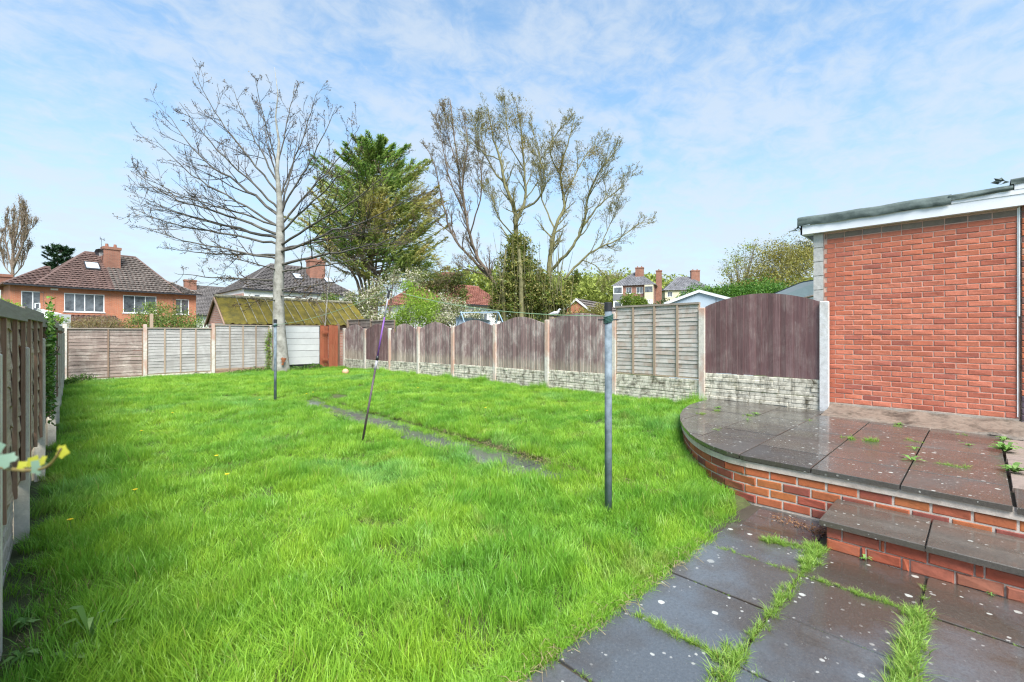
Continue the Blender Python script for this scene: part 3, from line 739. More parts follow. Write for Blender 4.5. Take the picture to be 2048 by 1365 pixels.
for j in range(9):
    y0, y1 = 1.70+PO*j+.05, 1.70+PO*(j+1)-.05
    if j == 1:
        lap_panel(rf, 'y', y0, y1, FX, -.85, .585, 17, -1, (M['lap_grey'], M['batten_pale'], M['rail']), [.2, .42, .65, .8][:0]+[.235, .50, .765], label=plab[1], seed=4, amp=.006)
        zb = -.86
    else:
        zb, zs, za, bell = pan[j]
        board_panel(rf, y0, y1, FX, zb, zs, za, M['board_dark'] if j in (0, 7) else M['board_worn'], bell, label=plab[j], seed=j, n=19, notch=(14, 17, .16) if j == 6 else None)
    bot = -1.26 if j == 0 else min(lawn_z(FX, y0), lawn_z(FX, y1))-.06
    zm = zb-.006; h = .26 if j else .27
    gravel_board(rf, 'y', y0-.01, y1+.01, FX, zm-h, zm, -1, M['gravel'], seed=j)
    gravel_board(rf, 'y', y0-.01, y1+.01, FX, bot, zm-h-.008, -1, M['gravel'], seed=j+30)
# taller wooden neighbour panel behind the corner
nf = thing('wooden_fence', 'taller wooden lap fence standing behind the arched fence at the far corner', 'fence', (8.8, 17.2, -1.4))
lap_panel(nf, 'y', 15.3, 17.1, 8.80, -1.2, .52, 12, -1, (M['lap_brown'], M['batten'], M['rail']), [.5], seed=41)
lap_panel(nf, 'y', 17.2, 19.15, 8.80, -1.2, .60, 12, -1, (M['lap_brown'], M['batten'], M['rail']), [.5], seed=42)
post(nf, 8.78, 19.22, -1.6, .62, M['batten_pale'], .1, .1); post(nf, 8.8, 17.15, -1.6, .55, M['batten_pale'], .08, .08)

# ---- back fence
BY = 19.42
bf = thing('back_fence', 'weathered grey and brown lap fence panels across the far end of the lawn', 'fence', (2.9, BY, -1.5))
bx_ = [-.04, 1.87, 3.80, 5.72]
for x, zt in zip(bx_, (.30, .31, .37, .33)): post(bf, x, BY-.01, -1.62, zt, M['post'], .095, .10)
lap_panel(bf, 'x', bx_[0]+.05, bx_[1]-.05, BY, -1.40, .17, 15, -1, (M['lap_brownx'], M['batten'], M['railx']), [.52], seed=11, amp=.012, label='brown lap panel with one batten, beside the left fence')
lap_panel(bf, 'x', bx_[1]+.05, bx_[2]-.05, BY, -1.36, .20, 15, -1, (M['lap_greyx'], M['batten_pale'], M['railx']), [.26, .5, .74], seed=12, amp=.008, label='grey lap panel with three battens')
lap_panel(bf, 'x', bx_[2]+.05, bx_[3]-.05, BY, -1.30, .33, 15, -1, (M['lap_greyx'], M['batten_pale'], M['railx']), [.26, .5, .74], seed=13, amp=.008, label='greyest lap panel, nearest to the bare tree')
M['gravel_brown'] = m_concrete('brown_gravel_board', (.32, .22, .15), (.17, .11, .07), .9)
gravel_board(bf, 'x', bx_[2]+.05, bx_[3]-.05, BY, -1.60, -1.31, -1, M['gravel_brown'], seed=5)
gravel_board(bf, 'x', bx_[1]+.05, bx_[2]-.05, BY, -1.60, -1.37, -1, M['gravel'], seed=6)
gravel_board(bf, 'x', bx_[0]+.05, bx_[1]-.05, BY, -1.60, -1.41, -1, M['gravel'], seed=7)
wp = thing('white_board_panel', 'white painted panel of wide horizontal boards behind the bare tree', 'panel', (6.7, BY, -1.4))
for k in range(6):
    z0 = -1.20+k*.252; mb = MB(); e = .012 if k in (2, 4) else .004
    mb.box(5.98, 7.60-(.0 if k < 5 else .0), BY-.035-.004*(k % 2), BY-.01, z0+e-(.05 if k == 0 else 0), z0+.250); mb.part('board', M['white_board'], wp)
mb = MB(); mb.box(5.95, 7.62, BY-.006, BY+.03, -1.5, .31); mb.part('backing', M['black'], wp)
mb = MB(); mb.box(5.80, 5.94, BY-.04, BY, -1.42, .28); mb.part('upright', M['white_board'], wp)
mb = MB(); mb.box(5.95, 7.63, BY-.05, BY-.008, .312, .355); mb.part('top_rail', M['railx'], wp)
mb = MB(); mb.box(5.95, 8.3, BY+.0, BY+.05, -1.6, -1.26); mb.part('base_board', M['gravel_brown'], wp)
rg = thing('red_board_gate', 'rusty red stained upright boards closing the corner beside the white panel', 'gate', (8.0, 19.2, -1.5))
for i, (x0, x1, y, z0, z1) in enumerate(((7.63, 7.79, 19.36, -1.38, .35), (7.795, 7.95, 19.37, -1.38, .34), (7.92, 8.06, 19.20, -1.50, .37), (8.065, 8.19, 19.205, -1.50, .355), (8.195, 8.31, 19.20, -1.50, .345))):
    mb = MB(); mb.prism([(x0, y-.012), (x1, y-.012), (x1, y+.012), (x0, y+.012)], z0, z1, .004); mb.part('board', M['red_board'], rg)
post(bf, 8.385, 19.34, -1.6, .42, M['batten'], .13, .06)
mb = MB(); mb.box(7.65, 8.30, 19.215, 19.25, -1.1, -1.02); mb.box(7.65, 8.30, 19.215, 19.25, .05, .13); mb.part('rail', M['red_board'], rg)

# ---- left fence, seen almost edge on
lf = thing('left_fence', 'old curling lap fence with short concrete posts along the left edge', 'fence', (-.3, 9, -1.6))
M['lap_left'] = m_wood('weathered_left_lap', (.25, .155, .105), (.52, .39, .30), 1, pale=(.66, .57, .47), pale_amt=.55, per_obj=.2)
M['batten_left'] = m_wood('brown_left_batten', (.21, .11, .07), (.38, .24, .165), 2, per_obj=.2)
M['post_left'] = m_concrete('pale_left_post', (.70, .63, .53), (.50, .41, .31), .85, stain_amt=.6)
def lx(y):
    k = ((-9, -.31), (1.6, -.30), (3.6, -.272), (5.52, -.248), (7.44, -.20), (9.36, -.135), (11.3, -.115), (19.4, -.06), (99, -.06))
    for (a, b), (c, d) in zip(k, k[1:]):
        if y <= c: return b+(d-b)*(y-a)/(c-a)
M['gravel_left'] = m_concrete('rough_left_gravel_board', (.46, .40, .32), (.24, .19, .14), .95, stain_amt=.7)
ltop = [-.10, -.10, -.11, -.05, -.02, .01, .0, .02, .03, .03, .05]
for k in range(10):
    y = 1.68+PO*k; x = lx(y)
    if y > 19.2: continue
    post(lf, x-.015, y, lawn_z(0, y)-.1, ltop[k] if k else -.15, M['post_left'], .085, .095)
for k in range(0, 9):
    y0, y1 = 1.68+PO*k+.02, 1.68+PO*(k+1)-.02; c = lx(y0)-.062; ce = lx(y1)-.040; sk = (ce-c)/(y1-y0)
    zt = [.17, .185, .215, .165, .185, .15, .16, .14, .15][k]; gz = [-1.22, -1.2, -1.17, -1.12, -1.1, -1.08, -1.06, -1.05, -1.05][k]
    lap_panel(lf, 'y', y0, y1, c, gz, zt, 10, 1, (M['lap_left'], M['batten_left'], M['rail']), [.03, .34, .66, .97] if k < 4 else [.03, .97], seed=60+k, amp=.014, wild=.034 if k < 5 else .014, skew=sk)
    mb = MB(); mb.hexa([(c+sk*(yq-y0)+o_, yq, zz_) for zz_ in (zt-.085, zt+.012) for o_, yq in ((-.03, y0+.02), (.062, y0+.02), (.062, y1-.02), (-.03, y1-.02))]); mb.part('capping', M['rail'], lf)
    gravel_board(lf, 'y', y0+.02, y1-.02, c+.0, lawn_z(0, y0)-.08, gz-.006, 1, M['gravel_left'], seed=80+k, relief=.010)

# ================================================================= VEGETATION TOOLS
def leaf_quads(C, size, aspect=1.0, flat=0.0, rs=nrs, dirs=None, var=.35):
    """C (n,3) centres -> (n,4,3) quads with random orientation; flat in 0..1 pushes normals upward"""
    n = C.shape[0]
    nrm = rs.normal(size=(n, 3)); nrm[:, 2] = nrm[:, 2]+flat*3; nrm /= np.linalg.norm(nrm, axis=1)[:, None]
    if dirs is None: a = rs.normal(size=(n, 3))
    else: a = dirs+.25*rs.normal(size=(n, 3))
    a -= (a*nrm).sum(1)[:, None]*nrm; a /= np.linalg.norm(a, axis=1)[:, None]+1e-9; b = np.cross(nrm, a)
    s = size*(1+var*rs.uniform(-1, 1, size=(n, 1))); a = a*s; b = b*s*aspect
    # leaf shape: pointed quad
    return np.stack([C-a, C-b*.5+a*.05, C+a, C+b*.5+a*.05], 1)
def blob_points(blobs, n, rs=nrs, shell=.55, rough=.28):
    """blobs: (x,y,z,rx,ry,rz[,weight]); points crowd near the outside, broken by noise"""
    w = np.array([b[6] if len(b) > 6 else b[3]*b[5]+b[4]*b[5] for b in blobs]); w = w/w.sum(); out = []
    for b, k in zip(blobs, (w*n).astype(int)+1):
        d = rs.normal(size=(k, 3)); d /= np.linalg.norm(d, axis=1)[:, None]
        r = shell+(1-shell)*rs.uniform(size=(k, 1))**.7; r[rs.uniform(size=k) < .25] *= .7
        lump = np.array([mnoise.noise((q[0]*2.3+b[0], q[1]*2.3+b[1], q[2]*2.3+b[2])) for q in d])[:, None]
        r = r*(1+rough*2*lump); out.append(np.array(b[:3])+d*r*np.array(b[3:6]))
    return np.concatenate(out)
M['bark_pale'] = m_simple('pale_smooth_bark', (.20, .19, .16), .85, var=.3, nscale=4, bump=.5, col2=(.40, .39, .35))
M['bark_twig'] = m_simple('grey_brown_twig', (.030, .024, .020), .9, var=.3, nscale=3, bump=0, col2=(.07, .058, .048))
M['bark_brown'] = m_simple('brown_bark', (.13, .09, .065), .9, var=.35, nscale=5, bump=.5, col2=(.27, .21, .16))
M['bark_olive'] = m_simple('mossy_bark', (.14, .13, .055), .9, var=.35, nscale=4, bump=.4, col2=(.27, .25, .12))
def rvec(r): return Vector((r.gauss(0, 1), r.gauss(0, 1), r.gauss(0, 1)))
def twigs(r, p0, d, L, rad, lvl, maxl, out, tips, up=.12, wob=.12, kids=(5, 4, 3), ang=(28, 55), shrink=.48):
    n = 6 if lvl < 2 else 4; pts = [p0.copy()]; p = p0.copy(); dd = d.normalized()
    for i in range(n):
        dd = (dd+rvec(r)*wob+Vector((0, 0, up))).normalized(); p = p+dd*(L/n); pts.append(p.copy())
    out.append((pts, [rad*(1-.8*i/n) for i in range(n+1)], lvl))
    tips.append((pts, lvl))
    if lvl >= maxl: return
    k = kids[min(lvl, len(kids)-1)]
    for c in range(k):
        f = .22+.74*(c+r.random()*.7)/k; i = min(int(f*n), n-1); t = f*n-i; q = pts[i].lerp(pts[i+1], min(t, 1)); ax = (pts[i+1]-pts[i]).normalized()
        side = ax.cross(rvec(r)).normalized(); a = R(r.uniform(*ang)); nd = ax*math.cos(a)+side*math.sin(a)
        twigs(r, q, nd, L*shrink*r.uniform(.75, 1.25)*(1.15-.5*f), rad*(1-.8*f)*.6+.002, lvl+1, maxl, out, tips, up, wob*1.2, kids, ang, shrink)
def spline(pts, n):
    pts = [Vector(p) for p in pts]; out = []
    for i in range(len(pts)-1):
        p0, p1, p2, p3 = pts[max(i-1, 0)], pts[i], pts[i+1], pts[min(i+2, len(pts)-1)]
        for k in range(n):
            t = k/n; out.append(.5*((2*p1)+(p2-p0)*t+(2*p0-5*p1+4*p2-p3)*t*t+(3*p1-p0-3*p2+p3)*t**3))
    out.append(pts[-1]); return out
def limb(r, pts, r0, r1, kids, L, maxl, out, tips, up=.1, wob=.12, kk=(4, 3), ang=(28, 55), f0=.15, shrink=.48):
    """explicit limb with automatic side branches"""
    pp = spline(pts, 5); n = len(pp)
    pp = [p+rvec(r)*.012*L if 0 < i < n-1 else p for i, p in enumerate(pp)]
    rr = [r0+(r1-r0)*i/(n-1) for i in range(n)]; out.append((pp, rr, 0)); tips.append((pp, 0))
    for c in range(kids):
        f = f0+(.99-f0)*(c+r.random()*.8)/kids; i = min(int(f*(n-1)), n-2); q = pp[i]; ax = (pp[i+1]-pp[i]).normalized()
        side = ax.cross(rvec(r)).normalized(); a = R(r.uniform(*ang)); nd = ax*math.cos(a)+side*math.sin(a)
        twigs(r, q, nd, L*r.uniform(.6, 1.2)*(1.2-.75*f), rr[i]*.55+.002, 1, maxl, out, tips, up, wob, (kk[0],)+kk, ang, shrink)
def wood_mesh(out, minr=.006, lv=None):
    mb = MB()
    for pts, rr, l in out:
        if lv and l not in lv: continue
        mb.tube(pts, [max(q, minr) for q in rr], 8 if rr[0] > .09 else (5 if rr[0] > .03 else 3), caps=False)
    return mb
def tip_points(tips, lv, per, r, spread=.02):
    C = []
    for pts, l in tips:
        if l < lv: continue
        for _ in range(per):
            i = r.randrange(1, len(pts)); q = pts[i-1].lerp(pts[i], r.random())+rvec(r)*spread; C.append((q.x, q.y, q.z))
    return np.array(C)

# ================================================================= THE BARE TREE
r = random.Random(3); TD = 17.4; tb = at(563, 742, TD); tb.z = -1.50
bt = thing('bare_tree', 'tall leafless tree with smooth pale trunk in front of the white panel', 'tree', tb)
trunk = [(tb+Vector((0, 0, -.1)), .36), (at(562, 735, TD), .30), (at(561, 700, TD), .255), (at(558, 660, TD), .225), (at(557, 610, TD), .20), (at(557, 560, TD), .19), (at(560, 510, TD), .165), (at(561, 460, TD), .15), (at(559, 400, TD), .10), (at(554, 340, TD-.1), .07), (at(558, 285, TD), .045), (at(551, 235, TD+.15), .028), (at(556, 190, TD), .018), (at(549, 135, TD+.1), .007)]
mb = MB(); mb.tube([p for p, _ in trunk], [q for _, q in trunk], 16)
for i, (x, y, z) in enumerate(mb.v):
    k = 1+.05*mnoise.noise((x*5, y*5, z*2)); c = trunk[min(i//16, 12)][0]; mb.v[i] = (c.x+(x-c.x)*k, c.y+(y-c.y)*k, z)
mb.part('trunk', M['bark_pale'], bt, smooth=True)
mb = MB(); p = at(567, 722, TD-.30)
for k in range(7): mb.tube([p+Vector((rnd.uniform(-.07, .07), .03, rnd.uniform(-.16, .16))), p+Vector((rnd.uniform(-.05, .05), -.03, rnd.uniform(-.1, .1)))], [.05, .015], 5)
mb.part('bark_wound', m_simple('torn_brown_bark', (.25, .09, .04), .9), bt)
limbs = [  # start v, tip u,v, depth change, sag
    (575, 420, 545, -1.5, .1), (562, 335, 545, .5, .15), (520, 262, 448, -1.0, .3), (512, 330, 495, 2.0, .2), (490, 240, 412, -.6, .35), (478, 275, 392, 2.2, .3), (470, 248, 338, .6, .5),
    (452, 262, 345, -2.4, .4), (455, 290, 262, -.8, .7), (432, 320, 215, 1.4, .7), (420, 345, 190, -1.2, .6), (392, 378, 128, -.5, .8), (372, 460, 165, .8, .5), (350, 505, 140, -.6, .3),
    (320, 592, 160, .5, .3), (398, 640, 170, .6, .5), (430, 678, 205, -1.0, .5), (452, 730, 238, .3, .55), (470, 722, 290, -1.8, .5), (492, 812, 318, -2.2, .35), (506, 868, 372, -2.6, .3),
    (500, 800, 440, -1.2, .2), (530, 852, 455, -3.2, .2), (545, 750, 512, -2.0, .1), (580, 690, 560, -1.4, .1), (600, 470, 610, -1.8, -.1), (592, 640, 600, -2.0, -.1), (440, 600, 250, 2.2, .4), (380, 520, 210, 2.0, .4), (540, 420, 500, -2.6, .2)]
out, tips = [], []
for (v0, u1, v1, dd, sag) in limbs:
    a = at(558, v0, TD); b = a.lerp(at(u1, v1, TD+dd), .94); m1 = a.lerp(b, .35); m2 = a.lerp(b, .7); L = (b-a).length
    m1.z -= sag*.35*L*.12; m2.z -= sag*L*.10; r0 = .014+.0078*L*(1.0 if v0 > 400 else .8)
    limb(r, [a, m1, m2, b], r0*.9, .007, int(4+L*1.35), .30*L+.2, 3, out, tips, up=.06, wob=.12, kk=(3, 2), ang=(20, 45), f0=.25)
M['bark_limb'] = m_simple('grey_limb_bark', (.055, .049, .041), .9, var=.3, nscale=4, bump=.3, col2=(.15, .14, .12))
wood_mesh(out, .005, (0,)).part('limbs', M['bark_limb'], bt, smooth=True)
wood_mesh(out, .0058, (1, 2, 3)).part('twigs', M['bark_twig'], bt, kind='stuff')
C = tip_points(tips, 1, 3, r, .035)
M['bud'] = m_leaf('brown_buds', [(.10, .055, .035), (.16, .10, .05), (.20, .15, .06)], trans=.1)
fast_quads('buds', leaf_quads(C, .027, .9), M['bud'], parent=bt, kind='stuff')

# ================================================================= TREES BEYOND THE FENCE
def px_tree(name, label, base, stems, d, bark, leafmat, leafper, leafsize, kids=9, L=2.0, maxl=3, minr=.009, seed=0, up=.14, ang=(22, 48), group=None, kk=(4, 3), spread=.05, wob=.13):
    """stems: [ [(u,v,depth offset)...], r0, r1 ]"""
    r = random.Random(seed); b = at(base[0], base[1], d); b.z = far_z(b.x, b.y)
    t = thing(name, label, 'tree', b, group=group); out, tips = [], []
    for i, (pp, r0, r1) in enumerate(stems):
        P = [at(u, v, d+q) for u, v, q in pp]; r0 *= .78
        if i == 0: P = [b+Vector((0, 0, -.2))]+P
        limb(r, P, r0, r1, kids if i else kids+2, L, maxl, out, tips, up=up, wob=wob, kk=kk, ang=ang, f0=.3)
    wood_mesh([out[0]], minr).part('trunk', bark, t, smooth=True)
    wood_mesh(out[1:], minr).part('branches', bark, t, kind='stuff')
    if leafmat:
        C = tip_points(tips, 2, leafper, r, spread); fast_quads('crown', leaf_quads(C, leafsize, .8), leafmat, parent=t, kind='stuff')
    return t
M['lf_birch'] = m_leaf('birch_catkins', [(.14, .085, .04), (.22, .16, .06), (.20, .20, .06), (.28, .20, .09)], trans=.25)
M['lf_olive'] = m_leaf('young_olive_leaves', [(.16, .12, .04), (.26, .22, .055), (.22, .24, .06)], trans=.3)
px_tree('birch_tree', 'left of the trio of half bare trees, thin and reddish brown', (1010, 640), [
    ([(1005, 610, 0), (985, 560, 0), (950, 505, 0), (930, 420, 0), (915, 330, 0), (900, 200, 0)], .20, .02),
    ([(985, 560, 0), (945, 520, .5), (905, 470, 1.0), (885, 400, 1.2), (868, 330, 1.4), (850, 290, 1.5)], .12, .012),
    ([(950, 505, 0), (935, 450, -.6), (925, 360, -.8), (935, 290, -1), (925, 225, -1)], .09, .012),
    ([(930, 430, 0), (900, 360, .5), (885, 290, .6), (872, 235, .8)], .06, .01),
    ([(940, 470, 0), (960, 400, -.8), (962, 340, -1), (950, 280, -1)], .06, .01),
    ([(985, 560, 0), (955, 545, -.6), (920, 540, -1), (880, 560, -1.2)], .05, .01),
    ([(915, 330, 0), (895, 270, .6), (888, 215, .6)], .05, .01),
    ([(905, 470, 1.0), (870, 440, 1.6), (845, 420, 2)], .05, .01)], 26, M['bark_brown'], M['lf_birch'], 4, .036, kids=19, L=1.6, seed=21, minr=.007, ang=(16, 42), up=.10)
px_tree('tall_tree', 'middle of the trio of half bare trees, highest, rising out of the ivy', (1035, 640), [
    ([(1038, 600, 0), (1035, 520, 0), (1031, 460, 0), (1030, 420, 0), (1010, 370, 0), (1000, 320, 0), (985, 270, 0), (975, 215, 0)], .24, .02),
    ([(1031, 440, 0), (1050, 400, .5), (1048, 330, .6), (1042, 260, .8), (1030, 195, .8)], .12, .012),
    ([(1030, 425, 0), (1075, 400, -.6), (1090, 360, -1), (1075, 300, -1.2), (1060, 240, -1.2)], .09, .012),
    ([(1015, 375, 0), (980, 330, .8), (965, 280, 1), (958, 240, 1)], .07, .01),
    ([(1035, 480, 0), (1000, 440, -1), (985, 400, -1.2), (970, 370, -1)], .06, .01),
    ([(1048, 340, .6), (1020, 290, 0), (1012, 230, 0), (1008, 200, 0)], .05, .01),
    ([(1050, 400, .5), (1080, 350, 1), (1062, 290, 1.2)], .05, .01),
    ([(1000, 320, 0), (960, 300, -.8), (950, 262, -1), (962, 230, -1)], .045, .01)], 25, M['bark_olive'], M['lf_olive'], 3, .036, kids=18, L=1.55, seed=22, minr=.007, ang=(18, 46), up=.1)
px_tree('spreading_tree', 'right of the trio of half bare trees, wide with branches reaching right', (1098, 640), [
    ([(1098, 610, 0), (1098, 540, 0), (1102, 500, 0), (1110, 460, 0), (1128, 410, 0), (1120, 350, 0), (1135, 290, 0), (1150, 235, 0)], .22, .018),
    ([(1098, 545, 0), (1140, 500, -.8), (1165, 455, -1), (1175, 400, -1.2), (1200, 340, -1.4), (1245, 290, -1.5)], .12, .012),
    ([(1128, 560, 0), (1165, 520, .8), (1200, 495, 1), (1235, 480, 1), (1275, 450, 1), (1295, 445, 1)], .10, .01),
    ([(1165, 455, -1), (1200, 410, -.5), (1235, 380, -.2), (1262, 345, 0)], .07, .01),
    ([(1110, 460, 0), (1085, 400, .8), (1082, 340, 1), (1092, 295, 1)], .07, .01),
    ([(1125, 400, 0), (1155, 340, .8), (1180, 300, 1), (1205, 290, 1.2)], .06, .01),
    ([(1120, 350, 0), (1100, 300, -1), (1118, 260, -1), (1140, 240, -1)], .05, .01),
    ([(1175, 400, -1.2), (1195, 360, -2), (1225, 300, -2)], .05, .01),
    ([(1165, 520, .8), (1195, 535, 0), (1220, 560, 0)], .045, .008),
    ([(1200, 495, 1), (1225, 440, 1.6), (1238, 420, 2)], .045, .008)], 25, M['bark_olive'], M['lf_olive'], 3, .036, kids=17, L=1.55, seed=23, minr=.007, ang=(18, 50), up=.08)
# dense clumps in the crowns are leafy sprays on those trees
def leafy(name, parent_name, blobs, n, size, mat):
    t = [o for o in bpy.data.objects if o.name == parent_name][0]
    P = blob_points(blobs, n, shell=.2, rough=.4); fast_quads(name, leaf_quads(P, size, .6), mat, parent=t, kind='stuff')
def pb(u, v, d, ru, rv, rd=None):   # blob given by picture position and size
    p = at(u, v, d); k = d/F; return (p.x, p.y, p.z, ru*k, (rd if rd else ru)*k, rv*k)
M['lf_clump'] = m_leaf('olive_brown_sprays', [(.16, .11, .035), (.26, .19, .05), (.30, .26, .06)], trans=.25)
leafy('leaf_sprays', 'tall_tree', [pb(985, 262, 25, 38, 30), pb(1030, 235, 25.8, 36, 34), pb(1050, 290, 25, 22, 24)], 3600, .045, M['lf_clump'])
leafy('leaf_sprays', 'spreading_tree', [pb(1120, 330, 25, 34, 40), pb(1135, 370, 25, 30, 28), pb(1190, 308, 24.5, 30, 16), pb(1110, 290, 25, 24, 20)], 5200, .045, M['lf_clump'])
leafy('leaf_sprays', 'birch_tree', [pb(925, 330, 26, 20, 50), pb(900, 240, 26, 20, 24), pb(938, 240, 26, 14, 14)], 2600, .05, M['lf_birch'])
# ivy column round the middle tree
M['lf_ivy'] = m_leaf('ivy_leaves', [(.06, .11, .02), (.13, .18, .035), (.27, .27, .07), (.38, .33, .12)], trans=.35, rough=.4)
ib = at(1040, 640, 24.6); ib.z = far_z(ib.x, ib.y)
iv = thing('ivy_column', 'broad cone of ivy and brush covering the foot of the middle tree', 'ivy', ib)
bl = [pb(1038, 602, 24.6, 52, 36), pb(1038, 565, 24.6, 48, 38), pb(1037, 525, 24.6, 40, 38), pb(1036, 490, 24.6, 25, 28), pb(1086, 600, 24.2, 32, 36), pb(1118, 602, 24.4, 26, 32), pb(998, 605, 24.4, 20, 36), pb(1084, 566, 24.2, 18, 28), pb(1140, 575, 24.6, 12, 20), pb(1152, 555, 24.6, 9, 14)]
P = blob_points(bl, 32000, shell=.6, rough=.45); fast_quads('leaves', leaf_quads(P, .068, .8), M['lf_ivy'], parent=iv, kind='stuff')
rr_ = random.Random(5); out = []
for k in range(70):
    u = rr_.uniform(990, 1140); v = rr_.uniform(480, 620); a = at(u, 640, 24.0+rr_.uniform(-.3, .6)); b = at(u+rr_.uniform(-12, 12), v-30, 23.6+rr_.uniform(-.3, .5)); out.append(([a, a.lerp(b, .5)+rvec(rr_)*.15, b], [.03, .02, .008], 0))
out.append(([at(1008, 645, 24), at(1006, 560, 23.9), at(1012, 500, 23.9)], [.10, .08, .05], 0)); out.append(([at(1043, 645, 23.6), at(1042, 560, 23.5), at(1038, 500, 23.6)], [.13, .11, .07], 0))
wood_mesh(out, .008).part('stems', M['bark_olive'], iv, kind='stuff')

# ---- the big conifer
M['lf_conifer'] = m_leaf('conifer_sprays', [(.08, .17, .045), (.17, .31, .065), (.28, .42, .09), (.42, .54, .16)], trans=.5, rough=.5, patch=((.52, .42, .15), .17, .44, .8), obj_scale=.7)
def conifer(name, label, base, d, crown, n, stemr, mat, quad=.16, sprays=70, seed=0, stems=5, trunk_to=.8, droop=0.1, barkm=None, width=1):
    """crown: list of (v, uleft, uright)"""
    rs = np.random.RandomState(seed); r = random.Random(seed); b = at(base[0], base[1], d); b.z = far_z(b.x, b.y)
    t = thing(name, label, 'tree', b); k = d/F; right = Vector((cT, -sT, 0)); fwd = Vector((sT, cT, 0))
    vs = [c[0] for c in crown]; out = []; Q = []
    for i in range(n):
        v = vs[0]+(vs[-1]-vs[0])*rs.uniform()**1.05
        j = max(q for q in range(len(crown)-1) if crown[q][0] <= v+1e-6); j = min(j, len(crown)-2); tt = (v-crown[j][0])/(crown[j+1][0]-crown[j][0])
        ul = crown[j][1]*(1-tt)+crown[j+1][1]*tt; ur = crown[j][2]*(1-tt)+crown[j+1][2]*tt; uc, hw = (ul+ur)/2, (ur-ul)/2
        ph = rs.uniform(0, 2*math.pi); ext = hw*k*(.50+.60*rs.uniform()); hd = right*math.cos(ph)+fwd*math.sin(ph)*width
        root = at(base[0]+(uc-base[0])*.8, v+hw*.28, d); tip = at(uc, v, d)+hd*ext
        L = (tip-root).length; mid = root.lerp(tip, .55)+Vector((0, 0, -.06*L)); pts = spline([root, mid, tip+Vector((0, 0, .12*L*rs.uniform()))], 5)
        out.append((pts, [.045*(1-.85*q/10)+.004 for q in range(len(pts))], 0))
        m = sprays; f = .35+.65*rs.uniform(size=m)**.8; idx = np.clip((f*(len(pts)-1)).astype(int), 0, len(pts)-2)
        A = np.array([tuple(p) for p in pts]); fr = (f*(len(pts)-1)-idx)[:, None]; c0 = A[idx]*(1-fr)+A[idx+1]*fr; ax = A[idx+1]-A[idx]; ax /= np.linalg.norm(ax, axis=1)[:, None]+1e-9
        sd = np.cross(ax, [0, 0, 1]); sgn = rs.choice([-1, 1], size=(m, 1)); wdt = (.10+.34*(1-f))[:, None]*rs.uniform(.1, 1, size=(m, 1))*min(1.0, L*.5)*1.2
        c1 = c0+sd*sgn*wdt+np.array([0, 0, 1])*rs.normal(size=(m, 1))*.045-np.array([0, 0, 1])*wdt*droop*3
        dr = ax*.8+sd*sgn*.7+np.array([0, 0, .15])
        Q.append(leaf_quads(c1, quad, .34, flat=.5, rs=rs, dirs=dr))
    trunkpts = []; vt = vs[0]+(vs[-1]-vs[0])*(1-trunk_to); sc_ = (vs[-1]-vs[0])/300
    for s in range(stems):
        off = (s-(stems-1)/2); pts = [b+Vector((0, 0, -.2))+right*off*.12, at(base[0]+off*7*sc_, base[1]*.82+vt*.18, d), at(base[0]+off*18*sc_, base[1]*.6+vt*.4, d+off*.2), at(base[0]+off*22*sc_, vt+abs(off)*30*sc_, d+off*.4)]
        trunkpts.append((spline(pts, 4), [stemr*(1-.8*q/12) for q in range(13)], 0))
    wood_mesh(trunkpts, .02).part('trunk', barkm or M['bark_brown'], t, smooth=True)
    wood_mesh(out, .008).part('branches', barkm or M['bark_brown'], t, kind='stuff')
    fast_quads('crown', np.concatenate(Q), mat, parent=t, kind='stuff'); return t
conifer('conifer_tree', 'big dense green conifer with several bare stems, between bare tree and the trio', (738, 640), 27,
        [(280, 715, 768), (298, 684, 822), (322, 652, 842), (350, 624, 868), (388, 602, 890), (430, 590, 896), (475, 596, 892), (508, 618, 888), (538, 668, 892)], 230, .12, M['lf_conifer'], quad=.15, sprays=165, seed=31, width=.85, stems=7)
cq = [o for o in bpy.data.objects if o.name == 'conifer_tree'][0]; rs_ = np.random.RandomState(44)
Pc = blob_points([pb(748, 345, 27, 52, 44), pb(700, 385, 26.8, 62, 46), pb(795, 375, 27, 56, 46), pb(660, 440, 27, 52, 40), pb(740, 425, 26.4, 74, 50), pb(830, 430, 27, 54, 46), pb(700, 490, 27, 70, 34), pb(800, 495, 27, 76, 34), pb(845, 515, 26.8, 44, 26), pb(745, 305, 27, 22, 24), pb(798, 312, 27, 16, 24)], 19000, rs=rs_, shell=.5, rough=.5)
dc = Pc-np.array(at(745, 470, 27))[None, :]; dc[:, 2] *= .4; dc /= np.linalg.norm(dc, axis=1)[:, None]; dc[:, 2] += .15
fast_quads('inner_crown', leaf_quads(Pc, .15, .32, flat=.4, rs=rs_, dirs=dc), M['lf_conifer'], parent=cq, kind='stuff')
M['lf_darkcon'] = m_leaf('dark_conifer', [(.015, .04, .018), (.03, .075, .03), (.05, .10, .045)], trans=.1)
conifer('small_conifer', 'small dark conifer showing above the left house roof', (115, 560), 62, [(488, 108, 125), (500, 92, 142), (515, 86, 148), (530, 92, 146), (545, 100, 140)], 70, .2, M['lf_darkcon'], quad=.30, sprays=90, seed=32, stems=1)
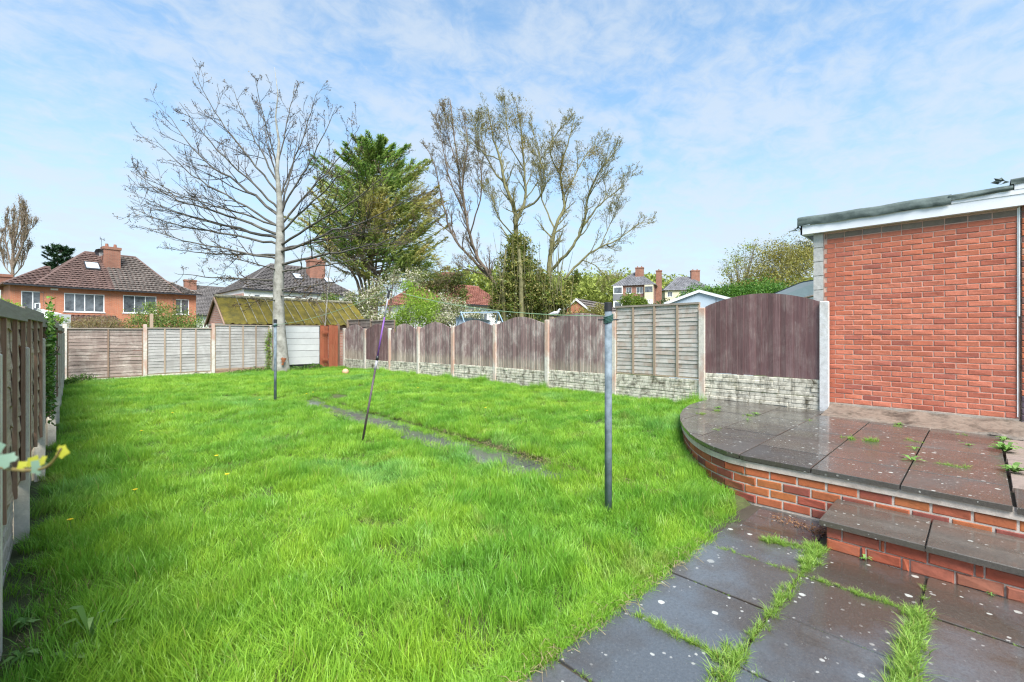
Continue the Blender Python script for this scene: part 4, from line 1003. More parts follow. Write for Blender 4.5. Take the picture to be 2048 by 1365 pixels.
# poplar at the left edge
M['lf_poplar'] = m_leaf('poplar_buds', [(.12, .08, .045), (.20, .15, .07), (.22, .19, .07)], trans=.2)
px_tree('poplar_tree', 'tall narrow bare poplar behind the left house', (28, 600), [
    ([(26, 560, 0), (26, 500, 0), (36, 450, 0), (40, 408, 0)], .26, .03), ([(26, 545, 0), (14, 500, .5), (10, 460, 1), (16, 430, 1)], .14, .02), ([(26, 540, 0), (42, 500, -.5), (56, 465, -1), (68, 452, -1)], .14, .02),
    ([(26, 520, 0), (26, 470, .8), (28, 425, 1)], .14, .02), ([(27, 530, 0), (48, 480, .8), (55, 440, 1)], .12, .02), ([(25, 555, 0), (46, 530, 0), (60, 495, 0)], .1, .02), ([(25, 550, 0), (8, 530, 0), (2, 490, 0)], .1, .02), ([(26, 500, 0), (45, 450, -1), (46, 418, -1)], .1, .02)],
    56, M['bark_brown'], M['lf_poplar'], 3, .06, kids=16, L=2.4, seed=33, up=.5, ang=(10, 30), minr=.018, spread=.15)
# ---- shrubs and hedges
def shrub(name, label, cat, blobs, n, size, mat, stems=None, shell=.45, rough=.3, aspect=.7, group=None, kind=None, seed=0):
    rs = np.random.RandomState(seed+100); c = np.mean([b[:3] for b in blobs], 0); zb = min(b[2]-b[5] for b in blobs)
    t = thing(name, label, cat, (c[0], c[1], zb), group=group)
    P = blob_points(blobs, n, rs=rs, shell=shell, rough=rough); fast_quads('leaves', leaf_quads(P, size, aspect, rs=rs), mat, parent=t, kind='stuff')
    r = random.Random(seed); out = []
    for k in range(stems or 14):
        b = r.choice(blobs); a = Vector((c[0]+(b[0]-c[0])*.6, c[1]+(b[1]-c[1])*.6, zb)); e = Vector(b[:3])+Vector((r.uniform(-.6, .6)*b[3], r.uniform(-.6, .6)*b[4], r.uniform(.2, .9)*b[5]))
        out.append(([a, a.lerp(e, .5)+rvec(r)*.06*b[5], e], [.02, .013, .005], 0))
    wood_mesh(out, .004).part('stems', M['bark_brown'], t, kind='stuff'); return t
M['lf_green'] = m_leaf('shrub_green', [(.05, .11, .02), (.11, .19, .035), (.20, .27, .06), (.27, .31, .10)], trans=.3, rough=.4)
M['lf_lime'] = m_leaf('lime_leaves', [(.16, .28, .03), (.26, .40, .05), (.33, .46, .07)], trans=.4)
M['lf_bright'] = m_leaf('bright_hedge', [(.045, .13, .018), (.085, .20, .028), (.13, .25, .035)], trans=.25)
M['lf_blossom'] = m_leaf('blossom_and_leaf', [(.10, .17, .03), (.19, .24, .06), (.30, .30, .14), (.60, .57, .48), (.66, .63, .55)], trans=.3)
M['lf_straw'] = m_leaf('dry_stems', [(.20, .15, .07), (.30, .22, .11), (.18, .20, .06)], trans=.2)
M['lf_yellow'] = m_leaf('yellow_green_leaves', [(.18, .16, .045), (.28, .25, .06), (.32, .32, .09)], trans=.3)
M['lf_wood'] = m_leaf('spring_wood', [(.16, .20, .04), (.26, .30, .06), (.34, .40, .09)], trans=.3)
shrub('green_shrub', 'large light green shrub above the middle grey fence panel', 'shrub', [pb(300, 640, 24, 42, 34), pb(330, 630, 24, 40, 28), pb(370, 645, 24.5, 36, 26), pb(280, 655, 23.6, 34, 26), pb(345, 655, 23.8, 46, 26), pb(300, 612, 24, 16, 12), pb(395, 650, 24, 20, 18)], 9000, .05, M['lf_green'], 40, seed=1)
shrub('dry_shrub', 'dry straw coloured shrub above the brown fence panel', 'shrub', [pb(170, 648, 23, 32, 13), pb(205, 645, 23.5, 30, 16), pb(150, 652, 22.8, 22, 10), pb(235, 650, 23, 22, 12)], 4200, .05, M['lf_straw'], 40, seed=2, aspect=.25)
shrub('blossom_shrub', 'white blossoming shrub behind the fence, left of the clothes prop', 'shrub', [pb(735, 610, 23, 26, 42), pb(700, 630, 23, 22, 22), pb(760, 590, 23.4, 26, 38), pb(720, 640, 22.8, 34, 20), pb(790, 560, 23.6, 20, 26), pb(830, 560, 23.8, 24, 24), pb(760, 640, 23, 40, 20), pb(700, 600, 23.6, 16, 20)], 8500, .062, M['lf_blossom'], 40, seed=3, shell=.2)
shrub('lime_shrub', 'vivid lime green shrub rising above the fence behind the clothes prop', 'shrub', [pb(825, 625, 20.5, 40, 32), pb(800, 640, 20.4, 30, 26), pb(850, 632, 20.6, 28, 26), pb(830, 595, 21, 26, 26), pb(790, 655, 20.2, 22, 26), pb(860, 610, 21, 26, 30), pb(815, 575, 21, 18, 18)], 9500, .046, M['lf_lime'], 30, seed=4, shell=.3)
shrub('blossom_hedge', 'loose white flowered bush under the drooping conifer branches', 'shrub', [pb(880, 612, 23.5, 34, 28), pb(915, 620, 23.6, 24, 24), pb(900, 640, 23.2, 40, 18), pb(930, 645, 23, 18, 16), pb(950, 630, 23, 20, 14), pb(870, 640, 23, 30, 22)], 7500, .06, M['lf_blossom'], 36, seed=5, shell=.2)
shrub('dark_shrub', 'dark green ivy bush beside the mossy garage roof', 'shrub', [pb(690, 618, 23.6, 34, 22), pb(660, 600, 23.8, 20, 14), pb(700, 640, 23.4, 30, 16), pb(720, 612, 23.6, 20, 14)], 6000, .055, M['lf_green'], 20, seed=6)
shrub('drooping_conifer', 'dark drooping evergreen branches right of the big conifer', 'shrub', [pb(850, 560, 25.6, 50, 30), pb(890, 575, 25.6, 34, 26), pb(910, 560, 25.4, 30, 18), pb(820, 540, 26, 36, 22), pb(925, 590, 25.2, 16, 20)], 8500, .065, m_leaf('dark_evergreen', [(.06, .09, .025), (.12, .16, .04), (.22, .21, .06)], trans=.3), 20, seed=7, shell=.3)
shrub('small_green_bush', 'small green bush peeping over the fence beside the near clothes post', 'shrub', [pb(1180, 628, 12.6, 34, 14), pb(1200, 622, 12.8, 16, 16), pb(1150, 634, 12.4, 18, 8)], 2200, .03, M['lf_yellow'], 16, seed=8)
shrub('evergreen_hedge', 'bright green evergreen hedge above the arched dark panel', 'hedge', [pb(1510, 590, 28, 60, 32), pb(1460, 592, 28.5, 46, 26), pb(1405, 592, 29, 44, 24), pb(1545, 592, 28, 36, 26), pb(1375, 600, 29, 26, 16)], 15000, .075, M['lf_bright'], 16, seed=9, rough=.35)
shrub('yellow_tree', 'tall yellow green spring tree behind the evergreen hedge', 'tree', [pb(1560, 540, 36, 70, 60), pb(1520, 560, 36, 60, 46), pb(1600, 520, 36.5, 50, 46), pb(1480, 575, 36, 34, 24), pb(1545, 505, 36, 40, 26)], 15000, .085, M['lf_yellow'], 60, seed=10, shell=.35, rough=.4)
shrub('far_dark_tree', 'darker tree top showing beside the outbuilding roof', 'tree', [pb(1610, 500, 48, 36, 26), pb(1590, 520, 48, 30, 30), pb(1640, 510, 48, 30, 36)], 3000, .12, m_leaf('far_dark_leaves', [(.05, .06, .03), (.11, .12, .05)], trans=.2), 30, seed=12, shell=.2, rough=.4)
shrub('pale_bare_tree', 'thin half bare tree between the hedge and the far houses', 'tree', [pb(1475, 520, 40, 26, 26), pb(1455, 540, 40, 24, 26), pb(1500, 495, 40, 22, 16)], 900, .09, M['lf_wood'], 50, seed=13, shell=.1, rough=.5)
shrub('round_garden_bush', 'round green bush in front of the far brick semi', 'shrub', [pb(1262, 603, 60, 26, 16), pb(1282, 606, 60, 16, 12)], 1800, .17, m_leaf('far_green', [(.10, .16, .02), (.20, .26, .04)], trans=.3), 10, seed=14)
shrub('far_hedge', 'low dull green hedge below the two far houses', 'hedge', [pb(1345, 612, 66, 40, 13), pb(1300, 616, 66, 30, 9), pb(1390, 610, 66, 26, 12), pb(1440, 606, 60, 30, 14)], 3800, .2, m_leaf('far_hedge_leaf', [(.06, .085, .03), (.12, .15, .05)], trans=.2), 10, seed=15)
shrub('left_yellow_bush', 'yellow green climber spilling over the near left fence', 'shrub', [pb(8, 612, 9, 30, 12), pb(-14, 606, 9, 26, 16)], 1300, .022, M['lf_lime'], 12, seed=16)
shrub('corner_climber', 'lime green climber over the far end of the left fence', 'shrub', [pb(112, 640, 8, 16, 9), pb(98, 648, 7.6, 9, 9)], 700, .022, M['lf_lime'], 12, seed=17)
# a wood on the hill reads as one mass
P = blob_points([pb(1170, 585, 130, 62, 36, 200), pb(1215, 572, 150, 34, 18, 120), pb(1130, 590, 125, 44, 36, 200), pb(1262, 566, 170, 40, 14, 100), pb(1290, 575, 175, 30, 10, 60), pb(1060, 590, 120, 90, 40, 200), pb(960, 600, 110, 60, 50, 150), pb(920, 565, 105, 34, 26, 120), pb(1450, 590, 150, 60, 14, 60), pb(1560, 575, 140, 80, 24, 100)], 30000, shell=.7, rough=.3)
setp(fast_quads('hillside_wood', leaf_quads(P, .55, .8), M['lf_wood'], kind='stuff'), 'pale green spring wood covering the hillside far off', 'wood')

# ================================================================= HOUSES
M['t_brown'] = m_tile('brown_roof_tile', (.10, .060, .050), (.15, .092, .078), (.30, .24, .21), .2)
M['t_grey'] = m_tile('grey_brown_roof_tile', (.085, .070, .062), (.135, .112, .098), (.33, .31, .27), .42)
M['t_slate'] = m_tile('slate_tile', (.13, .13, .14), (.21, .21, .225), None)
M['t_h2'] = m_tile('dark_grey_tile', (.095, .085, .082), (.15, .135, .13), (.26, .25, .24), .3)
M['t_red'] = m_tile('red_roof_tile', (.22, .085, .06), (.33, .14, .10), None)
M['bk_orange'] = m_bricktex('orange_brick', (.42, .13, .06), (.50, .17, .08), (.36, .24, .18))
M['bk_pink'] = m_bricktex('pinkish_brick', (.40, .20, .15), (.46, .25, .19), (.42, .34, .30))
M['bk_dark'] = m_bricktex('dark_red_brick', (.22, .085, .06), (.30, .12, .08), (.30, .22, .18))
M['bk_chim'] = m_bricktex('chimney_brick', (.23, .085, .055), (.31, .12, .075), (.24, .17, .13))
def tiled(mb, eL, eR, tL, tR, tw=.3, th=.32, lift=.065):
    eL, eR, tL, tR = map(Vector, (eL, eR, tL, tR)); n = (eR-eL).cross(tL-eL)
    if n.length < 1e-6: n = (eR-eL).cross(tR-eL)
    n.normalize()
    if n.z < 0: n = -n
    H = max((tL-eL).length, (tR-eR).length); rows = max(2, int(H/th))
    for r in range(rows):
        a, b = r/rows, (r+1)/rows; l0, r0 = eL.lerp(tL, a), eR.lerp(tR, a); l1, r1 = eL.lerp(tL, b), eR.lerp(tR, b)
        k = max(1, int((r0-l0).length/tw))
        for i in range(k):
            p = l0.lerp(r0, i/k); q = l0.lerp(r0, (i+1)/k-.08/k); s = l1.lerp(r1, min((i+1)/k-.08/k, 1)); t = l1.lerp(r1, i/k)
            h = n*lift; m = (p+q)/2+n*lift*1.6; m2 = (s+t)/2+n*.012
            mb.quad(p+h, m, m2, t); mb.quad(m, q+h*.6, s, m2); mb.quad(p, p+h, m, (p+q)/2); 
def house(name, label, P0, rz, L, D, z0, ze, ridge_z, hl, hr, wallm, roofm, wins=(), chim=(), skyl=(), side_wins=(), roof2=None, tw=.3, th=.34, over=.35, group=None, gutter=True, split=None, extra=None, cat='house', tile=True):
    """P0: front-left corner on the ground plan, front runs along local +x, depth along local +y. hl/hr hip inset (0 = gable)"""
    t = thing(name, label, cat, (P0[0], P0[1], z0), rz, group=group)
    def part(mb, nm, m, parent=None, smooth=False, kind=None, label=None):   # mesh coords local to the house, z measured from the camera height
        o = bpy.data.objects.new(nm, mb.mesh(nm, m, Vector((0, 0, z0)), smooth)); COL.objects.link(o); o.parent = parent or t
        return setp(o, label, kind=kind)
    def wall(a0, a1, fixed, ops, axis, outn):
        mb = MB(); xs = sorted(set([a0, a1]+[q for o in ops for q in o[:2]])); zs = sorted(set([z0, ze]+[q for o in ops for q in o[2:4]]))
        def P(s, z, dep=0): return (s, fixed+dep*outn, z) if axis == 'x' else (fixed+dep*outn, s, z)
        for i in range(len(xs)-1):
            for j in range(len(zs)-1):
                cx, cz = (xs[i]+xs[i+1])/2, (zs[j]+zs[j+1])/2
                if any(o[0] < cx < o[1] and o[2] < cz < o[3] for o in ops): continue
                mb.quad(P(xs[i], zs[j]), P(xs[i+1], zs[j]), P(xs[i+1], zs[j+1]), P(xs[i], zs[j+1]))
        for o in ops:
            dp = -.10
            mb.quad(P(o[0], o[2]), P(o[1], o[2]), P(o[1], o[2], dp), P(o[0], o[2], dp)); mb.quad(P(o[0], o[3]), P(o[1], o[3]), P(o[1], o[3], dp), P(o[0], o[3], dp))
            mb.quad(P(o[0], o[2]), P(o[0], o[3]), P(o[0], o[3], dp), P(o[0], o[2], dp)); mb.quad(P(o[1], o[2]), P(o[1], o[3]), P(o[1], o[3], dp), P(o[1], o[2], dp))
        part(mb, 'wall', wallm)
        for o in ops:
            n = o[4] if len(o) > 4 else 2; f = MB(); w_ = .06
            def bx(s0, s1, za, zb_, d0, d1, m): m.hexa([P(s0, za, d0), P(s1, za, d0), P(s1, za, d1), P(s0, za, d1), P(s0, zb_, d0), P(s1, zb_, d0), P(s1, zb_, d1), P(s0, zb_, d1)])
            bx(o[0], o[1], o[2], o[2]+w_, -.09, -.02, f); bx(o[0], o[1], o[3]-w_, o[3], -.09, -.02, f)
            for i in range(n+1):
                s = o[0]+(o[1]-o[0]-w_)*i/n; bx(s, s+w_, o[2]+w_, o[3]-w_, -.09, -.02, f)
            fo = part(f, 'window', M['upvc'])
            for i in range(n):
                s = o[0]+(o[1]-o[0]-w_)*i/n+w_; e = o[0]+(o[1]-o[0]-w_)*(i+1)/n; g = MB(); bx(s, e, o[2]+w_, o[3]-w_, -.07, -.06, g)
                go = part(g, 'pane', M['glass'], fo)
            sm = MB(); bx(o[0]-.06, o[1]+.06, o[2]-.05, o[2]-.002, -.05, .05, sm); part(sm, 'sill', M['upvc'], fo)
    wall(0, L, 0, list(wins), 'x', -1); wall(0, D, 0, list(side_wins), 'y', -1); wall(0, D, L, [], 'y', 1); wall(0, L, D, [], 'x', 1)
    o = over; rz_ = ridge_z; zz = ze-.02; yl_, yr = D/2, D/2
    A, B, Cc, Dd = (-o, -o, zz), (L+o, -o, zz), (L+o, D+o, zz), (-o, D+o, zz)
    RL, RR = (hl-o if hl else -o*.3, D/2, rz_), (L-hr+o if hr else L+o*.3, D/2, rz_)
    if not hl: A = (-o*.3, -o, zz); Dd = (-o*.3, D+o, zz)
    if not hr: B = (L+o*.3, -o, zz); Cc = (L+o*.3, D+o, zz)
    under = MB(); under.quad(A, B, RR, RL); under.quad(Cc, Dd, RL, RR)
    if hl: under.tri(Dd, A, RL)
    else: under.tri((0, 0, ze), (0, D, ze), (0, D/2, rz_-.05))
    if hr: under.tri(B, Cc, RR)
    else: under.tri((L, 0, ze), (L, D, ze), (L, D/2, rz_-.05))
    under.quad(A, B, Cc, Dd)
    if hl and hr: rf_ = part(under, 'roof', roofm)
    else:
        gb = MB()
        if not hl: gb.tri((-.004, 0, ze), (-.004, D, ze), (-.004, D/2, rz_-.05))
        if not hr: gb.tri((L+.004, 0, ze), (L+.004, D, ze), (L+.004, D/2, rz_-.05))
        part(gb, 'gable', wallm); rf_ = part(under, 'roof', roofm)
    if tile:
        tm = MB()
        if split is None: tiled(tm, A, B, RL, RR, tw, th)
        else:
            fx = split; E = (fx, -o, zz); T = (min(max(fx, RL[0]), RR[0]), D/2, rz_)
            tiled(tm, A, E, RL, T, tw, th); t2 = MB(); tiled(t2, E, B, T, RR, tw, th)
            if hr: tiled(t2, B, Cc, RR, RR, tw, th)
            part(t2, 'roof_tiles', roof2, rf_, kind='stuff')
        if hl: tiled(tm, Dd, A, RL, RL, tw, th)
        if hr and split is None: tiled(tm, B, Cc, RR, RR, tw, th)
        part(tm, 'roof_tiles', roofm, rf_, kind='stuff')
    rt = MB(); rt.tube([Vector(RL)+Vector((0, 0, .03)), Vector(RR)+Vector((0, 0, .03))], .10, 6)
    if hl: rt.tube([A, RL], .09, 6); rt.tube([Dd, RL], .09, 6)
    if hr: rt.tube([B, RR], .09, 6); rt.tube([Cc, RR], .09, 6)
    part(rt, 'ridge_tiles', roofm, rf_)
    if gutter:
        gm = MB(); gm.box(A[0], B[0], -o-.10, -o, zz-.10, zz+.01); part(gm, 'gutter', M['gutter'])
    for (cx, cy, w_, dp, zb, zt, pots) in chim:
        cm = MB(); cm.box(cx-w_/2, cx+w_/2, cy-dp/2, cy+dp/2, zb, zt-.22); cm.box(cx-w_/2-.06, cx+w_/2+.06, cy-dp/2-.06, cy+dp/2+.06, zt-.22, zt)
        co = part(cm, 'chimney', M['bk_chim'], rf_)
        for i in range(pots):
            pm = MB(); px_ = cx-w_/2+w_*(i+.5)/pots; pm.tube([(px_, cy, zt), (px_, cy, zt+.3)], [.13, .10], 8); part(pm, 'chimney_pot', M['far_pot'], rf_)
    sl = (rz_-zz)/(D/2+o)
    for (sx, sw, ya, yb) in skyl:
        f = MB(); za, zb = zz+sl*(ya+o), zz+sl*(yb+o); u_ = .13
        f.hexa([(sx, ya, za), (sx+sw, ya, za), (sx+sw, yb, zb), (sx, yb, zb), (sx, ya-.02, za+u_), (sx+sw, ya-.02, za+u_), (sx+sw, yb-.02, zb+u_), (sx, yb-.02, zb+u_)]); fo = part(f, 'roof_window', M['gutter'])
        g = MB(); e = .07; dz = sl*e; g.quad((sx+e, ya+e, za+dz+u_+.03), (sx+sw-e, ya+e, za+dz+u_+.03), (sx+sw-e, yb-e, zb-dz+u_+.03), (sx+e, yb-e, zb-dz+u_+.03)); part(g, 'pane', M['skyglass'], fo)
    if extra: extra(t, part)
    return t
M['skyglass'] = m_simple('skylight_glass', (.45, .5, .55), .12, var=.05, bump=0, spec=.8)
def wall_frame(u0, v_eave, d0, rot):   # returns P0 and s(u)
    P0 = at(u0, 0, d0); dx, dy = math.cos(rot), math.sin(rot)
    def s(u, back=0):
        k = (u-1024)/F; rx, ry = sT+k*cT, cT-k*sT   # ray direction
        ox, oy = P0.x-dy*back, P0.y+dx*back
        det = dx*(-ry)+dy*rx; return ((-ox)*(-ry)+(rx)*(-oy))/det if False else (rx*oy-ry*ox)/(ry*dx-rx*dy)
    return P0, s
def depth_at(P): return P[0]*sT+P[1]*cT
# house 1 : orange brick semi on the left
rot1 = R(9); P1, s1 = wall_frame(20, 0, 33, rot1)
def zat(P0, rot, s, v, back=0):
    x, y = P0.x+math.cos(rot)*s-math.sin(rot)*back, P0.y+math.sin(rot)*s+math.cos(rot)*back; return (V0-v)/F*depth_at((x, y))
ze1 = 3.62; m0, m1 = s1(80), s1(352); D1 = 7.6
w1 = [(s1(128)-m0, s1(209)-m0, 1.72, zat(P1, rot1, s1(168), 588), 4), (s1(246)-m0, s1(313)-m0, 1.75, zat(P1, rot1, s1(280), 592), 3)]
Pm = Vector((P1.x+math.cos(rot1)*m0, P1.y+math.sin(rot1)*m0, 0))
def sat(t, part):
    mb = MB(); cx = s1(226, 2.6)-m0
    for k in range(8):
        a = 2*math.pi*k/8; mb.tri((cx-.95, 2.5, 6.9), (cx-.95+.32*math.cos(a), 2.35, 6.9+.32*math.sin(a)), (cx-.95+.32*math.cos(a+.79), 2.35, 6.9+.32*math.sin(a+.79)))
    part(mb, 'satellite_dish', M['gutter'])
    mb = MB(); mb.box(-1.9, -.9, -.36, -.12, 1.35, 1.45); mb.box(s1(110)-m0, s1(235)-m0, -2.2, 0, .35, .55); part(mb, 'porch_roof', M['t_brown'])
    mb = MB(); tiled(mb, (s1(100)-m0, -1.7, .9), (s1(236)-m0, -1.7, .9), (s1(118)-m0, 0, 1.5), (s1(232)-m0, 0, 1.5)); part(mb, 'porch_tiles', M['t_brown'], kind='stuff')
    mb = MB(); mb.box(s1(101)-m0, s1(116)-m0, -.03, 0, 3.32, 3.45); part(mb, 'air_vent', M['upvc'])
h1 = house('brick_semi', 'orange brick semi detached house with brown tiled hip roof at far left', Pm, rot1, m1-m0, D1, -1.9, ze1, 6.95, s1(180, 3.8)-m0, m1-s1(262, 3.8), M['bk_orange'], M['t_brown'], w1,
      [(s1(222, 2.6)-m0, 2.6, 1.1, .9, 5.2, 7.45, 2)], [(s1(170, 2)-m0, .95, 1.7, 2.5)], split=s1(228)-m0, roof2=M['t_grey'], extra=sat)
Pa = Vector((P1.x, P1.y, 0)); 
house('left_wing', 'two storey side wing at the left end of the orange brick semi', (P1.x+.02*math.sin(rot1), P1.y-.02*math.cos(rot1)), rot1, m0+.8, 5.0, -1.9, ze1+.02, 5.25, 2.4, 0, M['bk_orange'], M['t_brown'], [(s1(42), s1(88.5), 1.6, zat(P1, rot1, s1(65), 583), 2)], [(.1, 3.9, .7, .6, 3.4, 4.6, 0)], tile=True, cat='house wing')
Pr = (P1.x+math.cos(rot1)*(m1-.6)+.02*math.sin(rot1), P1.y+math.sin(rot1)*(m1-.6)-.02*math.cos(rot1))
house('right_wing', 'two storey side wing at the right end of the orange brick semi', Pr, rot1, s1(392)-m1+.6, 5.0, -1.9, ze1+.02, 5.0, 0, 2.2, M['bk_orange'], M['t_grey'], [(s1(346)-m1+.6, s1(378)-m1+.6, 1.75, zat(P1, rot1, s1(362), 599), 2)], cat='house wing')
# house 2 : rendered house behind the garage
rot2 = R(2); P2, s2 = wall_frame(488, 0, 38, rot2); L2 = s2(712)
house('rendered_semi', 'white rendered house with dark tiled roof and two skylights behind the mossy garage', (P2.x, P2.y), rot2, L2, 8.6, -1.9, 3.78, 6.6, 3.6, 3.6, M['render'], M['t_h2'],
      [(s2(508), s2(521), 3.05, 3.35, 1), (s2(655), s2(672), 2.3, 3.0, 2), (s2(590), s2(604), 3.0, 3.3, 1), (s2(676), s2(700), .2, 1.6, 3)], [(s2(634, 2.6), 2.9, 1.5, .9, 5.0, 7.3, 3)], [(s2(605, 2)-.7, .8, 1.9, 2.8), (s2(662, 2)-.6, .8, 1.7, 2.6)], over=.15)
mb = MB(); q = P2; mb.box(-.12, -.02, .02, 8.4, -1.9, 3.38)
o = mb.part('side_wall', M['bk_pink'], bpy.data.objects['rendered_semi']); o.data.transform(Matrix.Translation((q.x, q.y, 0)))
q = at(203, 477, 35.5); ae = thing('tv_aerial', 'thin television aerial above the chimney of the orange brick semi', 'aerial', (q.x, q.y, 6.5))
mb = MB(); mb.tube([(q.x, q.y, 6.5), (q.x, q.y, q.z)], .012, 4); mb.part('mast', M['gutter'], ae)
mb = MB(); k_ = Vector((cT, -sT, 0)); mb.tube([q-k_*.12, q+k_*.28+Vector((0, 0, -.15))], .02, 4); mb.tube([q-k_*.1+Vector((0, 0, .12)), q-k_*.1+Vector((0, 0, -.12))], .014, 4); mb.tube([q+k_*.2+Vector((0, 0, .02)), q+k_*.2+Vector((0, 0, -.22))], .014, 4); mb.part('antenna', M['gutter'], ae)
q = at(75, 625, 24); cv = thing('conservatory', 'white conservatory roof with a small finial peeping over the left fence', 'conservatory', (q.x, q.y, -1.8))
mb = MB(); k_ = Vector((cT, -sT, 0)); f_ = Vector((sT, cT, 0)); ap = q+Vector((0, 0, .22))
for a_, b_ in ((-.75, -.25), (-.25, .25), (.25, .75)): mb.tri(q+k_*a_+f_*abs(a_)*.8+Vector((0, 0, -.06)), q+k_*b_+f_*abs(b_)*.8+Vector((0, 0, -.06)), ap)
mb.part('roof', M['upvc'], cv)
mb = MB(); mb.hexa([q+k_*x_+f_*y_+Vector((0, 0, z_)) for z_ in (-2.4, -.07) for x_, y_ in ((-.6, .1), (.6, .1), (.6, 1.2), (-.6, 1.2))]); mb.part('frame', M['upvc'], cv)
mb = MB(); mb.tube([ap-k_*.12, ap-k_*.12+Vector((0, 0, .25)), ap+k_*.12+Vector((0, 0, .25)), ap+k_*.12], .03, 5); mb.part('finial', M['upvc'], cv)
q = at(303, 640, 20.5); stk = thing('wooden_stake', 'brown wooden stake in front of the large light green shrub', 'stake', (q.x, q.y, -1.7))
mb = MB(); a_ = at(303, 628, 20.5); mb.prism([(a_.x-.06, a_.y-.05), (a_.x+.06, a_.y-.05), (a_.x+.06, a_.y+.05), (a_.x-.06, a_.y+.05)], -1.7, a_.z, .01); mb.part('shaft', M['batten_pale'], stk)
# small house between them
P3 = at(384, 0, 62); house('small_far_house', 'plain grey roofed house glimpsed between the brick semi and the garage', (P3.x, P3.y), R(2), 9, 9, -1.9, 2.6, 6.9, 0, 3, M['render'], M['t_h2'], (), [(.6, 4.2, 1.4, .9, 5.5, 7.7, 0)])
# red roofed bungalow
P4, s4 = wall_frame(925, 0, 42, R(4)); house('red_roof_bungalow', 'white bungalow with red tiled roof seen left of the ivy column', (P4.x-3, P4.y), R(4), s4(1000)+4, 8, -1.9, 2.75, 5.0, 2.0, 0, M['render'], M['t_red'],
      [(s4(938)+3, s4(952)+3, 1.1, 2.0, 2), (s4(962)+3, s4(978)+3, 1.1, 2.0, 2)], [(s4(932)+3, 2.4, 1.0, .8, 3.8, 5.9, 0)])
# far semi on the hill
P5, s5 = wall_frame(1227, 0, 92, R(-66)); zg = 4.2; L5 = s5(1308)
house('far_brick_semi', 'far dark brick semi with grey slate hip roof and cream bay on the hill', (P5.x, P5.y), R(-66), L5, 8.5, zg, 9.6, 12.6, 3.8, 3.8, M['bk_dark'], M['t_slate'],
      [(s5(1252), s5(1263), 8.0, 9.2, 2), (s5(1273), s5(1286), 8.0, 9.2, 2), (s5(1251), s5(1264), 5.2, 6.6, 2), (s5(1273), s5(1288), 4.9, 6.4, 3)], [(s5(1279, 3), 3.2, 1.6, 1, 11.2, 13.5, 2), (L5+.6, 4.6, 1.1, .9, 4.5, 12.9, 1)], gutter=False, tw=.5, th=.5,
      extra=lambda t, part: (part(MB().box(s5(1228), s5(1246), -.9, 0, zg, 9.5), 'bay', M['render']), part(MB().box(s5(1228)-.05, s5(1246)+.05, -.95, 0, 6.6, 7.9), 'bay_tiles', M['t_slate']), part(MB().box(s5(1230), s5(1245), -.94, -.9, 8.1, 9.2), 'bay_window', M['glass']), part(MB().box(s5(1231), s5(1244), -.94, -.9, 5.0, 6.3), 'bay_window', M['glass']),
                             part(MB().box(s5(1290), s5(1307), -.9, 0, zg, 9.5), 'bay', M['cream']), part(MB().box(s5(1291), s5(1306), -.94, -.9, 8.1, 9.2), 'bay_window', M['glass']), part(MB().box(s5(1291), s5(1306), -.94, -.9, 5.0, 6.6), 'bay_window', M['upvc']), part(MB().box(s5(1268), s5(1289), -.5, 0, 6.7, 7.2), 'porch_roof', M['gutter'])))
P6, s6 = wall_frame(1330, 0, 98, R(-52))
house('far_rendered_semi', 'far grey roofed house with pale bay windows right of the far brick semi', (P6.x, P6.y), R(-52), s6(1425), 9, 4.5, 9.3, 12.6, 4, 4, M['cream'], M['t_slate'], [(s6(1335), s6(1345), 7.9, 9.0, 2), (s6(1335), s6(1345), 5.4, 6.8, 2), (s6(1362), s6(1372), 7.9, 9.0, 2)], [(s6(1390, 4), 4, 1.8, 1.1, 11.5, 14.0, 2)], gutter=False, tw=.5, th=.5)
